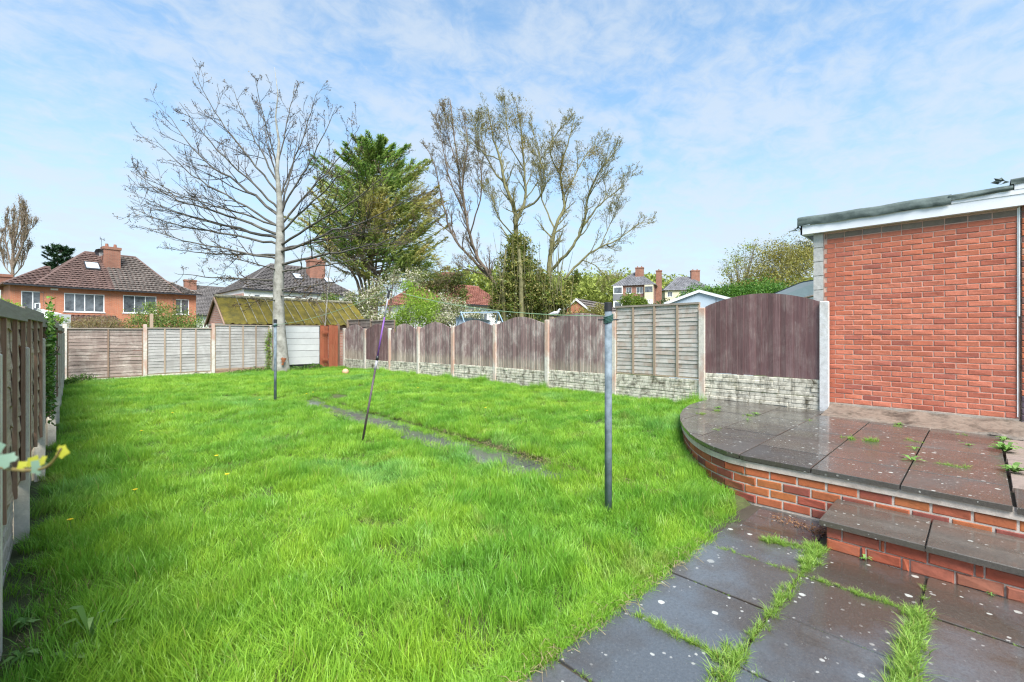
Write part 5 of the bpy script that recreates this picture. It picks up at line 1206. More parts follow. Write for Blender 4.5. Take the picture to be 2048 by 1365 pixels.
# bungalow with brick gable just past the right fence
P7 = at(1130, 0, 36); house('brick_gable_bungalow', 'low brick bungalow with white edged gable beyond the tall worn fence panel', (P7.x+.2, P7.y), R(-62), 4.6, 9, -1.5, 1.6, 2.75, 0, 0, M['bk_orange'], M['t_grey'], tw=.4, th=.4, gutter=False) if False else None
def gable_house(name, label, cat, A, B, zeave, zridge, depth, z0, wallm, roofm, barge, bd=.25, wins=None, over=.25, tiles=True, bz=.18):
    """gable end from A to B (xy), building runs back along the normal"""
    A, B = Vector((A[0], A[1], 0)), Vector((B[0], B[1], 0)); x = (B-A).normalized(); n = Vector((-x.y, x.x, 0)); W = (B-A).length
    if n.dot(Vector((sT, cT, 0))) < 0: n = -n
    t = thing(name, label, cat, ((A+B)/2+Vector((0, 0, z0))))
    P = lambda s, d, z: A+x*s+n*d+Vector((0, 0, z))
    mb = MB(); mb.quad(P(0, 0, z0), P(W, 0, z0), P(W, 0, zeave), P(0, 0, zeave)); mb.tri(P(0, 0, zeave), P(W, 0, zeave), P(W/2, 0, zridge)); mb.quad(P(0, depth, z0), P(0, 0, z0), P(0, 0, zeave), P(0, depth, zeave)); mb.quad(P(W, 0, z0), P(W, depth, z0), P(W, depth, zeave), P(W, 0, zeave)); mb.part('wall', wallm, t)
    sl = (zridge-zeave)/(W/2); o = over; ze_ = zeave-sl*o
    r1 = MB(); h = Vector((0, 0, .06))
    for s0, s1_ in ((-o, W/2), (W+o, W/2)):
        a, b, c, d = P(s0, -bd, ze_), P(s0, depth, ze_), P(s1_, depth, zridge), P(s1_, -bd, zridge); r1.hexa([a, b, c, d, a+h, b+h, c+h, d+h])
    ro = r1.part('roof', roofm, t)
    if tiles:
        tm = MB()
        for s0 in (-o, W+o): tiled(tm, P(s0, -bd, ze_+.06), P(s0, depth, ze_+.06), P(W/2, -bd, zridge+.06), P(W/2, depth, zridge+.06), .35, .35)
        tm.part('roof_tiles', roofm, ro, kind='stuff')
    bm_ = MB(); q = Vector((0, 0, -bz)); e = n*.03
    for s0 in (-o, W+o):
        a, b = P(s0, -bd-.035, ze_+.05), P(W/2, -bd-.035, zridge+.07); bm_.hexa([a+q, b+q, b+q+e, a+q+e, a, b, b+e, a+e])
    bm_.part('bargeboard', barge, t); return t
a, b = at(1128, 0, 35), at(1178, 0, 34); gable_house('brick_bungalow', 'low brick bungalow with white edged gable beyond the tall worn fence panel', 'bungalow', (a.x, a.y), (b.x, b.y), 1.85, 2.62, 8, -1.8, M['bk_orange'], M['t_grey'], M['upvc'], over=.2, bd=.06)
M['pale_blue'] = m_simple('pale_blue_cladding', (.52, .60, .68), .5, var=.06, nscale=2, bump=.02)
a, b = at(1338, 0, 15.0), at(1466, 0, 13.8); sh = gable_house('pale_shed', 'pale blue garden shed gable with white bargeboards behind the lap panel', 'shed', (a.x, a.y), (b.x, b.y), 1.02, 1.32, 3, -1.6, M['pale_blue'], M['felt'], M['upvc'], tiles=False, over=.15, bz=.09, bd=.03)
mb = MB(); p = at(1432, 0, 14.0); mb.tube([(p.x, p.y, -1), (p.x, p.y, 1.1)], .012, 4); mb.part('panel_joint', M['gutter'], sh)
# lean-to with glazed side by the outbuilding
a, b, c = at(1560, 594, 12.4), at(1632, 566, 10.9), at(1632, 600, 10.9); lt = thing('lean_to', 'glazed lean to with sloping dark edged roof between hedge and outbuilding', 'lean-to', (a.x, a.y, -1.6))
e = Vector((.05, .05, 0)); mb = MB(); f = at(1560, 606, 12.4)
mb.hexa([f+Vector((0, 0, -.6)), c+Vector((0, 0, -1)), c+Vector((0, 0, -1))+e, f+Vector((0, 0, -.6))+e, a, b, b+e, a+e]); mb.part('glazing', m_simple('frosted_pale_glazing', (.68, .76, .74), .3, var=.08, bump=0), lt)
mb = MB(); h = Vector((0, 0, .06)); k = Vector((-.04, -.04, 0)); a2 = a+(a-b)*.1; mb.hexa([a2+k, b+k, b+e*8, a2+e*8, a2+k+h, b+k+h, b+e*8+h, a2+e*8+h]); mb.part('roof_edge', M['upvc'], lt)
mb = MB(); h2 = Vector((0, 0, .03)); mb.hexa([a2+k+h, b+k+h, b+e*8+h, a2+e*8+h, a2+k*1.5+h+h2, b+k*1.5+h+h2, b+e*8+h+h2, a2+e*8+h+h2]); mb.part('roof', M['felt'], lt)
mb = MB(); mb.tube([at(1595, 600, 11.6), at(1634, 590, 10.85)], .025, 4); mb.part('rail', M['batten_pale'], lt)

# ---- garage with mossy roof
def mat_moss():
    m, nt, p, _ = new_mat('mossy_sheet_roof'); g = G(nt); v = g.co(world=True)
    c = g.ramp(g.noise(v, 2.2, 8, .7), [(.25, (.045, .043, .010)), (.48, (.12, .098, .013)), (.75, (.23, .18, .02))])
    c = g.mix(g.mr(g.noise(v, 9, 6, .75), .58, .7, 0, .8), c, (.055, .06, .03))
    nt.links.new(c, p.inputs['Base Color']); p.inputs['Roughness'].default_value = .95; g.bump(p, g.noise(v, 12, 8, .8), .9, .05); return m
M['moss'] = mat_moss()
M['moss_rib'] = m_simple('lichened_sheet_rib', (.10, .09, .03), .9, var=.5, nscale=9, bump=.4, col2=(.34, .32, .24))
gr = thing('mossy_garage', 'brick garage with thick yellow green moss on its sheet roof', 'garage', (6.8, 21.9, -1.6))
gx0, gx1, ye, yr_, yb2, zev, zrd = 4.42, 10.2, 20.35, 21.95, 23.55, .47, 1.52
M['brick_pinkish'] = m_bricktex('garage_brick', (.36, .15, .105), (.44, .21, .15), (.40, .33, .29))
mb = MB(); mb.quad((gx0, ye+.1, -1.7), (gx0, yb2-.1, -1.7), (gx0, yb2-.1, zev), (gx0, ye+.1, zev)); mb.tri((gx0, ye+.1, zev), (gx0, yb2-.1, zev), (gx0, yr_, zrd-.06)); mb.quad((gx0, ye+.1, -1.7), (gx1, ye+.1, -1.7), (gx1, ye+.1, zev), (gx0, ye+.1, zev)); mb.quad((gx1, ye+.1, -1.7), (gx1, yb2-.1, -1.7), (gx1, yb2-.1, zev), (gx1, ye+.1, zev)); mb.tri((gx1, yb2-.1, zev), (gx1, ye+.1, zev), (gx1, yr_, zrd-.06)); mb.part('wall', M['brick_pinkish'], gr)
sl = (zrd-zev)/(yr_-ye); nst = 22
for side in (0, 1):
    for k in range(8):
        xa = gx0-.06+(gx1-gx0+.1)*k/8; xb = gx0-.06+(gx1-gx0+.1)*(k+1)/8+.03
        m = MB(); rows = 10
        for i in range(13):
            x = xa+(xb-xa)*i/12
            for j in range(rows+1):
                t = j/rows; y = (ye-.12)+(yr_-ye+.12)*t
                if side: y = 2*yr_-y
                z = zev-.12*sl+(zrd-zev+.12*sl)*t+.018*math.cos(i/12*6*math.pi)+.035*mnoise.noise((x*2.5, y*2.5, k))*(1+t)+.02*mnoise.noise((x*9, y*9, k))
                m.v.append((x, y, z+.0+k*.0005))
        for i in range(12):
            for j in range(rows):
                a_ = i*(rows+1)+j; m.f.append((a_, a_+rows+1, a_+rows+2, a_+1))
        m.part('roof_sheet', M['moss'], gr, smooth=True)
        if side == 0 and k > 0:
            for ff in (0, .5):
                m = MB(); x = xa+.015+(xb-xa)*ff
                pts = [(x+.008*mnoise.noise((t*3, k, 1)), (ye-.13)+(yr_-ye+.13)*t, zev-.12*sl+(zrd-zev+.12*sl)*t+.055) for t in [q/8 for q in range(9)]]
                m.tube(pts, [.016+.008*mnoise.noise((q, k, ff)) for q in range(9)], 5); m.part('sheet_rib', M['moss_rib'], gr)
mb = MB(); pts = [(gx0-.08+(gx1-gx0+.1)*t/14, yr_, zrd+.03+.02*mnoise.noise((t, 1, 1))) for t in range(15)]; mb.tube(pts, .075, 8); mb.part('ridge', M['moss_rib'], gr)
mb = MB(); mb.box(gx0-.1, 8.4, ye-.22, ye-.15, zev-.19, zev-.13); mb.part('gutter', M['gutter'], gr)
mb = MB(); mb.box(gx0-.05, 8.4, ye-.10, ye-.05, zev-.26, zev-.14); mb.part('eaves_board', M['railx'], gr)
mb = MB(); w_ = Vector((-.05, 0, 0))
for ya in (ye-.12, yb2+.12):
    a_, b_ = Vector((gx0-.07, ya, zev-.12*sl)), Vector((gx0-.07, yr_, zrd)); q = Vector((0, 0, -.10)); mb.hexa([a_+q, b_+q, b_+q+w_, a_+q+w_, a_, b_, b_+w_, a_+w_])
mb.part('bargeboard', M['batten'], gr)
mb = MB(); mb.box(gx0-.03, gx0-.004, ye, yb2, zev-.12, zev-.04); mb.part('wall_plate', M['plinth'], gr)

# ================================================================= CLOTHES POSTS, LINE AND PROP
def clothes_post(name, label, x, y, zb, zt, rope=True):
    t = thing(name, label, 'clothes post', (x, y, zb), group='clothes line posts')
    mb = MB(); mb.tube([(x, y, zb-.1), (x, y, zt-.07)], .0335 if rope else .030, 18); mb.part('pole', M['galv'], t, smooth=True)
    mb = MB(); mb.tube([(x, y, zt-.075), (x, y, zt)], [.037, .037], 18); mb.tube([(x, y, zt), (x, y, zt+.006)], [.037, .030], 18); mb.part('cap', M['black'], t)
    mb = MB(); a_ = Vector((cT, -sT, 0))*.095; c = Vector((x, y, zt-.155)); mb.tube([c-a_, c+a_], .0065, 6); mb.part('cross_pin', M['black'], t)
    mb = MB()
    for k in range(5 if rope else 3):
        zz_ = zt-.10-.013*k; pts = [(x+.041*math.cos(q*.524), y+.041*math.sin(q*.524), zz_-.035*abs(math.sin(q*.262+.4))) for q in range(13)]; mb.tube(pts, .006, 5, caps=False)
    mb.part('rope_wrap', M['rope'], t); return t
M['rope'] = m_simple('dark_green_rope', (.03, .085, .07), .7, var=.4, nscale=40)
M['line'] = m_simple('pale_green_line', (.22, .33, .20), .5, var=.1, nscale=3)
N1 = (3.60, 2.41); clothes_post('clothes_post', 'near steel clothes post with dark green rope under its black cap', N1[0], N1[1], -1.70, .285)
N2 = (3.43, 11.3); clothes_post('clothes_post', 'far thin steel clothes post in front of the bare tree', N2[0], N2[1], -1.60, .325, False)
pbx = on_z(727, 872, -1.50); pt = Vector((3.50, 6.24, 0)); pt.z = (V0-577)/F*depth_at(pt)
def sag(a, b, s, n=16): return [a.lerp(b, i/n)+Vector((0, 0, -4*s*(i/n)*(1-i/n))) for i in range(n+1)]
mb = MB(); A_ = Vector((N1[0], N1[1], .165)); B_ = Vector((N2[0], N2[1], .21)); mid = pt+Vector((0, 0, -.015))
mb.tube(sag(A_, mid, .10), .0045, 5); mb.tube(sag(mid, B_, .10), .0045, 5)
mb.top('clothes_line', M['line'], 'pale green clothes line stretched between the two posts over the prop', 'clothes line', base=(3.5, 6.8, .3))
pr = thing('clothes_prop', 'leaning purple and grey telescopic clothes prop standing in the lawn', 'clothes prop', (pbx.x, pbx.y, pbx.z))
ax = (pt-pbx); q = lambda t: pbx+ax*t
M['purple'] = m_simple('purple_tube', (.19, .075, .32), .55, var=.15, nscale=3, bump=0)
M['prop_grey'] = m_simple('grey_purple_tube', (.07, .045, .055), .65, var=.3, nscale=6, bump=0, col2=(.12, .09, .10))
M['prop_light'] = m_simple('light_grey_tube', (.38, .37, .42), .4, var=.1, bump=0)
for nm, a_, b_, rr, mt in (('lower_tube', -.03, .44, .0155, 'prop_grey'), ('pale_sleeve', .44, .505, .0165, 'prop_light'), ('clamp', .505, .535, .022, 'black'), ('upper_tube', .535, .80, .0125, 'purple'), ('top_tube', .80, .975, .012, 'prop_light')):
    mb = MB(); mb.tube([q(a_), q(b_)], rr, 10); mb.part(nm, M[mt], pr, smooth=True)
mb = MB(); c = q(.975); rt_ = Vector((cT, -sT, 0)); mb.tube([c-rt_*.03+Vector((0, 0, .07)), c-rt_*.02+Vector((0, 0, .02)), c, c+rt_*.02+Vector((0, 0, .02)), c+rt_*.03+Vector((0, 0, .07))], .009, 6); mb.tube([q(.93), q(.985)], .018, 8); mb.part('fork', M['black'], pr)

# ---- ball
def sphere(mb, c, r_, sx=1, sy=1, sz=1, nu=16, nv=10):
    n0 = len(mb.v)
    for i in range(nv+1):
        t = math.pi*i/nv
        for j in range(nu): a_ = 2*math.pi*j/nu; mb.v.append((c[0]+r_*sx*math.sin(t)*math.cos(a_), c[1]+r_*sy*math.sin(t)*math.sin(a_), c[2]+r_*sz*math.cos(t)))
    for i in range(nv):
        for j in range(nu): k = (j+1) % nu; mb.f.append((n0+i*nu+j, n0+(i+1)*nu+j, n0+(i+1)*nu+k, n0+i*nu+k))
bp = on_z(691, 745, -1.36); mb = MB(); sphere(mb, (bp.x, bp.y, -1.345), .112)
bo = thing('ball', 'peach coloured ball lying on the lawn near the far corner', 'ball', (bp.x, bp.y, -1.46))
mb.part('shell', m_simple('peach_rubber', (.62, .36, .22), .5, var=.06, bump=.02), bo, smooth=True)
mb = MB()
for k in range(2):
    pts = [(bp.x+.1125*math.cos(t)*(1 if k else .6), bp.y+.1125*math.cos(t)*(0 if k else .8), -1.345+.1125*math.sin(t)) for t in [i*math.pi/12 for i in range(25)]]; mb.tube(pts, .0018, 4)
mb.part('seam', m_simple('ball_seam', (.40, .22, .14), .6, bump=0), bo)

# ---- thin birch sapling in front of the red boards
r = random.Random(77); D_ = 20.2; b = at(650, 738, D_); b.z = -1.5
sp = thing('sapling', 'thin young birch with white stem in front of the red boards', 'tree', b); out, tips = [], []
limb(r, [b, at(648, 690, D_), at(651, 640, D_), at(655, 590, D_), at(660, 540, D_), at(664, 500, D_)], .05, .008, 12, .8, 2, out, tips, up=.12, ang=(25, 50), f0=.35)
limb(r, [at(651, 655, D_), at(640, 620, D_), at(628, 600, D_)], .018, .006, 5, .4, 2, out, tips)
wood_mesh(out[:1], .008).part('trunk', m_simple('white_birch_bark', (.22, .20, .15), .8, var=.5, nscale=14, col2=(.55, .52, .45)), sp, smooth=True)
wood_mesh(out[1:], .006).part('branches', M['bark_brown'], sp, kind='stuff')
fast_quads('leaves', leaf_quads(tip_points(tips, 1, 3, r, .03), .026, .8), M['lf_yellow'], parent=sp, kind='stuff')

# ---- swing frame, bird
M['blue_metal'] = m_simple('blue_grey_metal', (.22, .33, .42), .5, var=.2, nscale=6)
SD = 17.5; sw = thing('swing_frame', 'blue grey metal swing frame beyond the fence left of the ivy', 'swing', at(950, 700, SD))
for pp in ([(920, 626, 0), (996, 625, 0)], [(922, 626, 0), (912, 660, .4)], [(922, 624, 0), (934, 662, -.4)], [(997, 625, 0), (1008, 650, -.4)], [(996, 625, 0), (990, 660, .4)]):
    mb = MB(); mb.tube([at(u, v, SD+o_) for u, v, o_ in pp], .022, 8); mb.part('frame_tube', M['blue_metal'], sw)
for u in (938, 942): mb = MB(); mb.tube([at(u, 626, SD), at(u, 655, SD)], .008, 5); mb.part('chain', M['galv'], sw)
lr = thing('low_shed', 'low shed with pale blue wall and dark roof edge under the swing frame', 'shed', at(940, 720, 18.5))
mb = MB(); a_, b_, c_, d_ = at(912, 636, 18.5), at(978, 643, 17.2), at(978, 700, 17.2), at(912, 700, 18.5); e = Vector((sT, cT, 0))*1.2; mb.hexa([d_, c_, c_+e, d_+e, a_, b_, b_+e, a_+e]); mb.part('wall', M['pale_blue'], lr)
mb = MB(); h = Vector((0, 0, .05)); f_ = Vector((sT, cT, 0))*-.12; mb.hexa([a_+f_, b_+f_, b_+e, a_+e, a_+f_+h, b_+f_+h, b_+e+h, a_+e+h]); mb.part('roof', M['felt'], lr)
bd = at(1111, 632, 12.2); pole = thing('wooden_post', 'square wooden post of the neighbour rising just behind the fence', 'post', (bd.x, bd.y, -1.4))
tp = at(1103, 634, 12.2); mb = MB(); mb.box(tp.x-.05, tp.x+.05, tp.y-.05, tp.y+.05, -1.4, tp.z); mb.part('upright', M['batten_pale'], pole)
mb = MB(); mb.tube([tp+Vector((0, 0, .02)), at(1122, 635, 12.2)], .016, 6); mb.part('perch', M['black'], pole)
br = thing('pigeon', 'grey and white pigeon perched on the post behind the fence', 'bird', at(1111, 633, 12.2)); rt_ = Vector((cT, -sT, 0)); c = at(1111, 627, 12.2)
mb = MB(); mb.tube([c-rt_*.19+Vector((0, 0, -.035)), c-rt_*.10+Vector((0, 0, -.01)), c-rt_*.03, c+rt_*.05+Vector((0, 0, .01)), c+rt_*.08+Vector((0, 0, .05)), c+rt_*.09+Vector((0, 0, .085)), c+rt_*.115+Vector((0, 0, .105)), c+rt_*.135+Vector((0, 0, .10)), c+rt_*.155+Vector((0, 0, .092))], [.014, .032, .055, .052, .034, .026, .027, .018, .003], 12); mb.part('body', m_simple('pigeon_feathers', (.30, .32, .36), .7, var=.3, nscale=25, col2=(.62, .62, .62)), br, smooth=True)
mb = MB(); mb.tube([c+rt_*.02, c+rt_*.02+Vector((0, 0, -.08))], .006, 5); mb.tube([c+rt_*.0-Vector((.015, .015, 0)), c-Vector((.015, .015, .08))], .006, 5); mb.part('legs', M['far_pot'], br)

# ---- ivy sprig reaching in from the left fence, close to the camera
ig = thing('ivy_sprig', 'ivy sprig with yellow young leaves reaching in from the left, close up', 'ivy', at(-40, 925, .9))
M['ivy_stem'] = m_simple('ivy_stem', (.10, .045, .03), .6, var=.3, nscale=30, col2=(.24, .20, .05))
stem = spline([at(-120, 905, 1.0), at(-40, 925, .92), at(20, 938, .88), at(65, 941, .86), at(95, 933, .84), at(112, 915, .83), at(122, 897, .83)], 4)
mb = MB(); mb.tube(stem, [.0035]*12+[.0028]*6+[.002]*(len(stem)-18), 7); mb.part('stem', M['ivy_stem'], ig, smooth=True)
def ivy_leaf(mb, c, tip, nrm, s):
    """five lobed leaf; c: stalk joint, tip direction, nrm: facing"""
    t = tip.normalized(); nrm = (nrm-t*nrm.dot(t)).normalized(); x = t.cross(nrm)
    ol = [(0, 0), (.22, -.18), (.50, -.08), (.46, .16), (.62, .40), (.36, .58), (0, .98), (-.36, .58), (-.62, .40), (-.46, .16), (-.50, -.08), (-.22, -.18)]
    n = len(mb.v); k = len(ol)
    for a_, b_ in ol: q_ = c+(x*a_+t*b_)*s-nrm*s*(.10*abs(a_)+.10*b_*b_); mb.v.append((q_.x, q_.y, q_.z))
    m_ = c+t*.36*s; mb.v.append((m_.x, m_.y, m_.z))
    for i in range(k): mb.f.append((n+i, n+(i+1) % k, n+k))
def leafpart(u, v, d, du, dv, s, mat, tilt=(0, 0, 1), name='leaf'):
    c = at(u, v, d); t = at(u+du, v+dv, d)-c; mb = MB(); ivy_leaf(mb, c, t, Vector((-sT, -cT, 0))+Vector(tilt)*.7, s)
    mb.part(name, mat, ig, smooth=True)
M['iv_grey'] = m_leaf('grey_green_ivy', [(.13, .21, .16), (.20, .30, .23)], trans=.25, rough=.35)
M['iv_yel'] = m_leaf('yellow_ivy', [(.42, .42, .04), (.50, .48, .06)], trans=.45, rough=.4)
leafpart(20, 925, .87, -34, -22, .027, M['iv_grey']); leafpart(-12, 900, .9, 30, -14, .024, M['iv_grey'], (.2, 0, .5)); leafpart(82, 938, .85, -22, -14, .026, M['iv_grey'], (0, .2, .4))
leafpart(62, 934, .86, 12, -26, .025, M['iv_yel'], (0, 0, .3)); leafpart(80, 925, .85, 14, -14, .017, M['iv_yel']); leafpart(116, 903, .83, 30, 4, .021, M['iv_yel'], (0, 0, .2)); leafpart(48, 935, .87, -8, -8, .016, M['iv_yel'])

# ---- ivy on the left fence and at the back fence
def climber(name, label, pts, n, size, mat, seed, norm=(1, 0, 0), spread=(.06, .16, .16)):
    rs = np.random.RandomState(seed); t = thing(name, label, 'ivy', pts[0]); pp = spline(pts, 6)
    A = np.array([tuple(p) for p in pp]); i = rs.randint(0, len(A)-1, n); f = rs.uniform(size=(n, 1)); Cc = A[i]*(1-f)+A[i+1]*f+rs.normal(size=(n, 3))*np.array(spread)
    fast_quads('leaves', leaf_quads(Cc, size, .85, rs=rs), mat, parent=t, kind='stuff'); r = random.Random(seed); mb = MB()
    for k in range(5): mb.tube([p+rvec(r)*.03 for p in pp], .006, 4)
    mb.part('stems', M['bark_brown'], t); return t
ivl = m_leaf('fence_ivy', [(.04, .11, .02), (.09, .19, .03), (.17, .29, .06)], trans=.25, rough=.35)
climber('ivy_climber', 'green ivy hanging down the far part of the left fence', [Vector((-.145, 8.2, -.95)), Vector((-.15, 8.25, -.5)), Vector((-.14, 8.3, -.1)), Vector((-.15, 8.3, .20))], 1200, .030, ivl, 5, spread=(.020, .26, .12))
climber('ivy_climber', 'bright green ivy creeping up the fence post left of the bare tree', [Vector((5.60, 19.33, -1.4)), Vector((5.66, 19.33, -.9)), Vector((5.62, 19.33, -.4)), Vector((5.68, 19.33, .05))], 700, .03, M['lf_lime'], 6, spread=(.07, .03, .1))
shrub('ground_ivy', 'ground ivy spreading at the foot of the bare tree and back fence', 'ivy', [(5.2, 19.1, -1.40, .7, .25, .16), (6.3, 18.7, -1.42, .7, .35, .18), (4.6, 19.15, -1.44, .5, .2, .12), (7.3, 19.1, -1.40, .5, .25, .2)], 2600, .035, ivl, 12, seed=31)
shrub('corner_weeds', 'dark green weeds growing in the far left corner of the lawn', 'weeds', [(.35, 19.0, -1.40, .35, .3, .22), (.1, 18.3, -1.42, .2, .5, .16)], 900, .035, ivl, 8, seed=32)

# ================================================================= GRASS
def grass_mat(name, root, mid, tip, patchy=True):
    m, nt, p, out_ = new_mat(name); g = G(nt)
    at_ = g.N.new('ShaderNodeAttribute'); at_.attribute_name = 'tt'; tt = at_.outputs['Fac']
    c = g.ramp(tt, [(0, root), (.35, mid), (1, tip)])
    v = g.co(world=True)
    if patchy:
        c = g.mix(g.mr(g.noise(v, .9, 4, .6), .42, .6, 0, .75), c, g.mix(1.0, c, (.52, .74, .8), 'MULTIPLY'))
        c = g.mix(g.mr(g.noise(v, 2.3, 4, .6), .46, .64, 0, .5), c, g.mix(1.0, c, (1.35, 1.1, .8), 'MULTIPLY'))
        c = g.mix(g.mr(g.noise(v, .55, 3, .5), .58, .68, 0, .45), c, g.mix(1.0, c, (1.0, 1.05, 3.2), 'MULTIPLY'))
        c = g.mix(g.mr(g.noise(v, 1.4, 5, .65), .60, .70, 0, .5), c, (.34, .33, .11))
    isl = g.island(); c = g.mix(g.mr(isl, .93, .97, 0, .8), c, (.30, .25, .11))
    c = g.mix(1.0, c, g.ramp(isl, [(0, (.72, .78, .7)), (1, (1.3, 1.2, 1.2))]), 'MULTIPLY')
    nt.links.new(c, p.inputs['Base Color']); p.inputs['Roughness'].default_value = .42; p.inputs['Specular IOR Level'].default_value = .4
    tr = g.N.new('ShaderNodeBsdfTranslucent'); nt.links.new(c, tr.inputs[0]); mx = g.N.new('ShaderNodeMixShader'); mx.inputs[0].default_value = .38
    nt.links.new(p.outputs[0], mx.inputs[1]); nt.links.new(tr.outputs[0], mx.inputs[2]); nt.links.new(mx.outputs[0], out_.inputs[0]); return m
M['grass'] = grass_mat('grass_blades', (.23, .28, .07), (.21, .415, .036), (.335, .60, .075))
M['grass_joint'] = grass_mat('joint_grass', (.24, .24, .08), (.21, .37, .05), (.33, .53, .11), False)
def tuft_mesh(name, n, radius, h, seed, wid=.0032, lean=.5, mat=None, comb=(0, 0)):
    r = random.Random(seed); V, Fc, T = [], [], []
    for i in range(n):
        a = r.uniform(0, 2*math.pi); rr = radius*math.sqrt(r.random()); x, y = rr*math.cos(a), rr*math.sin(a)
        hh = h*r.uniform(.45, 1.15); la = r.uniform(0, 2*math.pi); ll = hh*lean*r.uniform(.2, 1.3)
        lx_, ly_ = math.cos(la)*ll+comb[0]*hh, math.sin(la)*ll+comb[1]*hh; w_ = wid*r.uniform(.6, 1.3); wa = r.uniform(0, math.pi); wx, wy = math.cos(wa)*w_, math.sin(wa)*w_
        b = len(V)
        for k, t in enumerate((0, .38, .72, 1)):
            px, py, pz = x+lx_*t*t, y+ly_*t*t, hh*(t-.22*t*t*min(1.6, ll/hh*1.2)); ww = (1, .95, .62, 0)[k]
            if k < 3: V += [(px-wx*ww, py-wy*ww, pz), (px+wx*ww, py+wy*ww, pz)]; T += [t, t]
            else: V.append((px, py, pz)); T.append(t)
        Fc += [(b, b+1, b+3, b+2), (b+2, b+3, b+5, b+4), (b+4, b+5, b+6)]
    me = bpy.data.meshes.new(name); me.from_pydata(V, [], Fc); at_ = me.attributes.new('tt', 'FLOAT', 'POINT'); at_.data.foreach_set('value', T)
    me.materials.append(mat or M['grass']); me.update(); return me
def scatter(name, label, cat, pts, rots, scales, protos, kind='stuff'):
    """one object: points carrying rotation and size, each becoming a tuft"""
    cl = bpy.data.collections.new(name+'_tufts')
    for i, me in enumerate(protos):
        o = bpy.data.objects.new('%s_tuft' % name, me); cl.objects.link(o)
    me = bpy.data.meshes.new(name); n = len(pts); me.vertices.add(n); me.vertices.foreach_set('co', np.array(pts, dtype=np.float32).reshape(-1))
    a = me.attributes.new('rot', 'FLOAT_VECTOR', 'POINT'); a.data.foreach_set('vector', np.array(rots, dtype=np.float32).reshape(-1))
    a = me.attributes.new('scl', 'FLOAT_VECTOR', 'POINT'); a.data.foreach_set('vector', np.array(scales, dtype=np.float32).reshape(-1)); me.update()
    o = bpy.data.objects.new(name, me); COL.objects.link(o); setp(o, label, cat, kind=kind)
    ng = bpy.data.node_groups.new(name, 'GeometryNodeTree'); ng.interface.new_socket('Geometry', in_out='INPUT', socket_type='NodeSocketGeometry'); ng.interface.new_socket('Geometry', in_out='OUTPUT', socket_type='NodeSocketGeometry')
    N, L = ng.nodes, ng.links; gi = N.new('NodeGroupInput'); go = N.new('NodeGroupOutput'); ip = N.new('GeometryNodeInstanceOnPoints'); ci = N.new('GeometryNodeCollectionInfo')
    ci.inputs['Collection'].default_value = cl; ci.inputs['Separate Children'].default_value = True; ci.inputs['Reset Children'].default_value = True
    ip.inputs['Pick Instance'].default_value = True
    def attr(nm, ty):
        q = N.new('GeometryNodeInputNamedAttribute'); q.data_type = ty; q.inputs['Name'].default_value = nm; return q.outputs['Attribute']
    L.new(gi.outputs[0], ip.inputs['Points']); L.new(ci.outputs[0], ip.inputs['Instance'])
    rv = N.new('FunctionNodeRandomValue'); rv.data_type = 'INT'; rv.inputs['Min'].default_value = 0; rv.inputs['Max'].default_value = len(protos)-1
    for s_ in rv.outputs:
        if s_.enabled and s_.type == 'INT': L.new(s_, ip.inputs['Instance Index'])
    e2r = N.new('FunctionNodeEulerToRotation'); L.new(attr('rot', 'FLOAT_VECTOR'), e2r.inputs[0]); L.new(e2r.outputs[0], ip.inputs['Rotation'])
    L.new(attr('scl', 'FLOAT_VECTOR'), ip.inputs['Scale']); L.new(ip.outputs[0], go.inputs[0])
    md = o.modifiers.new('tufts', 'NODES'); md.node_group = ng; return o
protos = [tuft_mesh('tuft', 105, .125, .105, 1, .0023), tuft_mesh('tuft', 105, .125, .095, 2, .0023, lean=.8), tuft_mesh('tuft', 95, .12, .115, 3, .0025, comb=(.5, 0)), tuft_mesh('tuft', 95, .13, .10, 4, .0023, comb=(-.1, .5), lean=.6), tuft_mesh('tuft', 85, .11, .12, 5, .0025, lean=.45), tuft_mesh('tuft', 95, .13, .09, 6, .0024, lean=1.1)]
r = random.Random(9)
def in_patio(x, y):   # raised patio footprint
    if y < 1.4: return x > 4.6
    for i in range(len(curve)-1):
        (xa, ya), (xb, yb) = curve[i], curve[i+1]
        if xa <= x <= xb: return y < ya+(yb-ya)*(x-xa)/(xb-xa)+.07
    return x > 8.4 and y < 3.5
def lawn_ok(x, y):
    if x < lx(y)+.05 or x > 8.42 or y > 19.35: return False
    if in_patio(x, y): return False
    jag = .05*mnoise.noise((x*3, y*3, 8))
    if x < 3.95: 
        if y < 1.62+jag: return False
    elif x < 4.9:
        if y < 1.56+jag*.8+max(0, x-4.2)*.45: return False
    if PATH[0]+.0 < x < PATH[1]-.02 and 2.75+.25*mnoise.noise((x*4, 0, 2)) < y < PATH[3]:
        e0 = PATH[0]+.13+.09*mnoise.noise((y*2.1, 1, 1))+max(0, 4.2-y)*.10; e1 = PATH[1]-.17+.09*mnoise.noise((y*2.3, 5, 1))-max(0, 4.2-y)*.06
        if e0 < x < e1: return False
    if 4.36 < x < 4.9 and 10.4 < y < 10.9: return False
    return True
pts, rots, scl = [], [], []
def add_tuft(x, y, s, hz=1.0, lean=(0, 0), z=None):
    pts.append((x, y, (soil_z(x, y) if z is None else z)-.012)); rots.append((lean[0]+r.uniform(-.12, .12), lean[1]+r.uniform(-.12, .12), r.uniform(0, 6.28))); scl.append((s, s, s*hz))
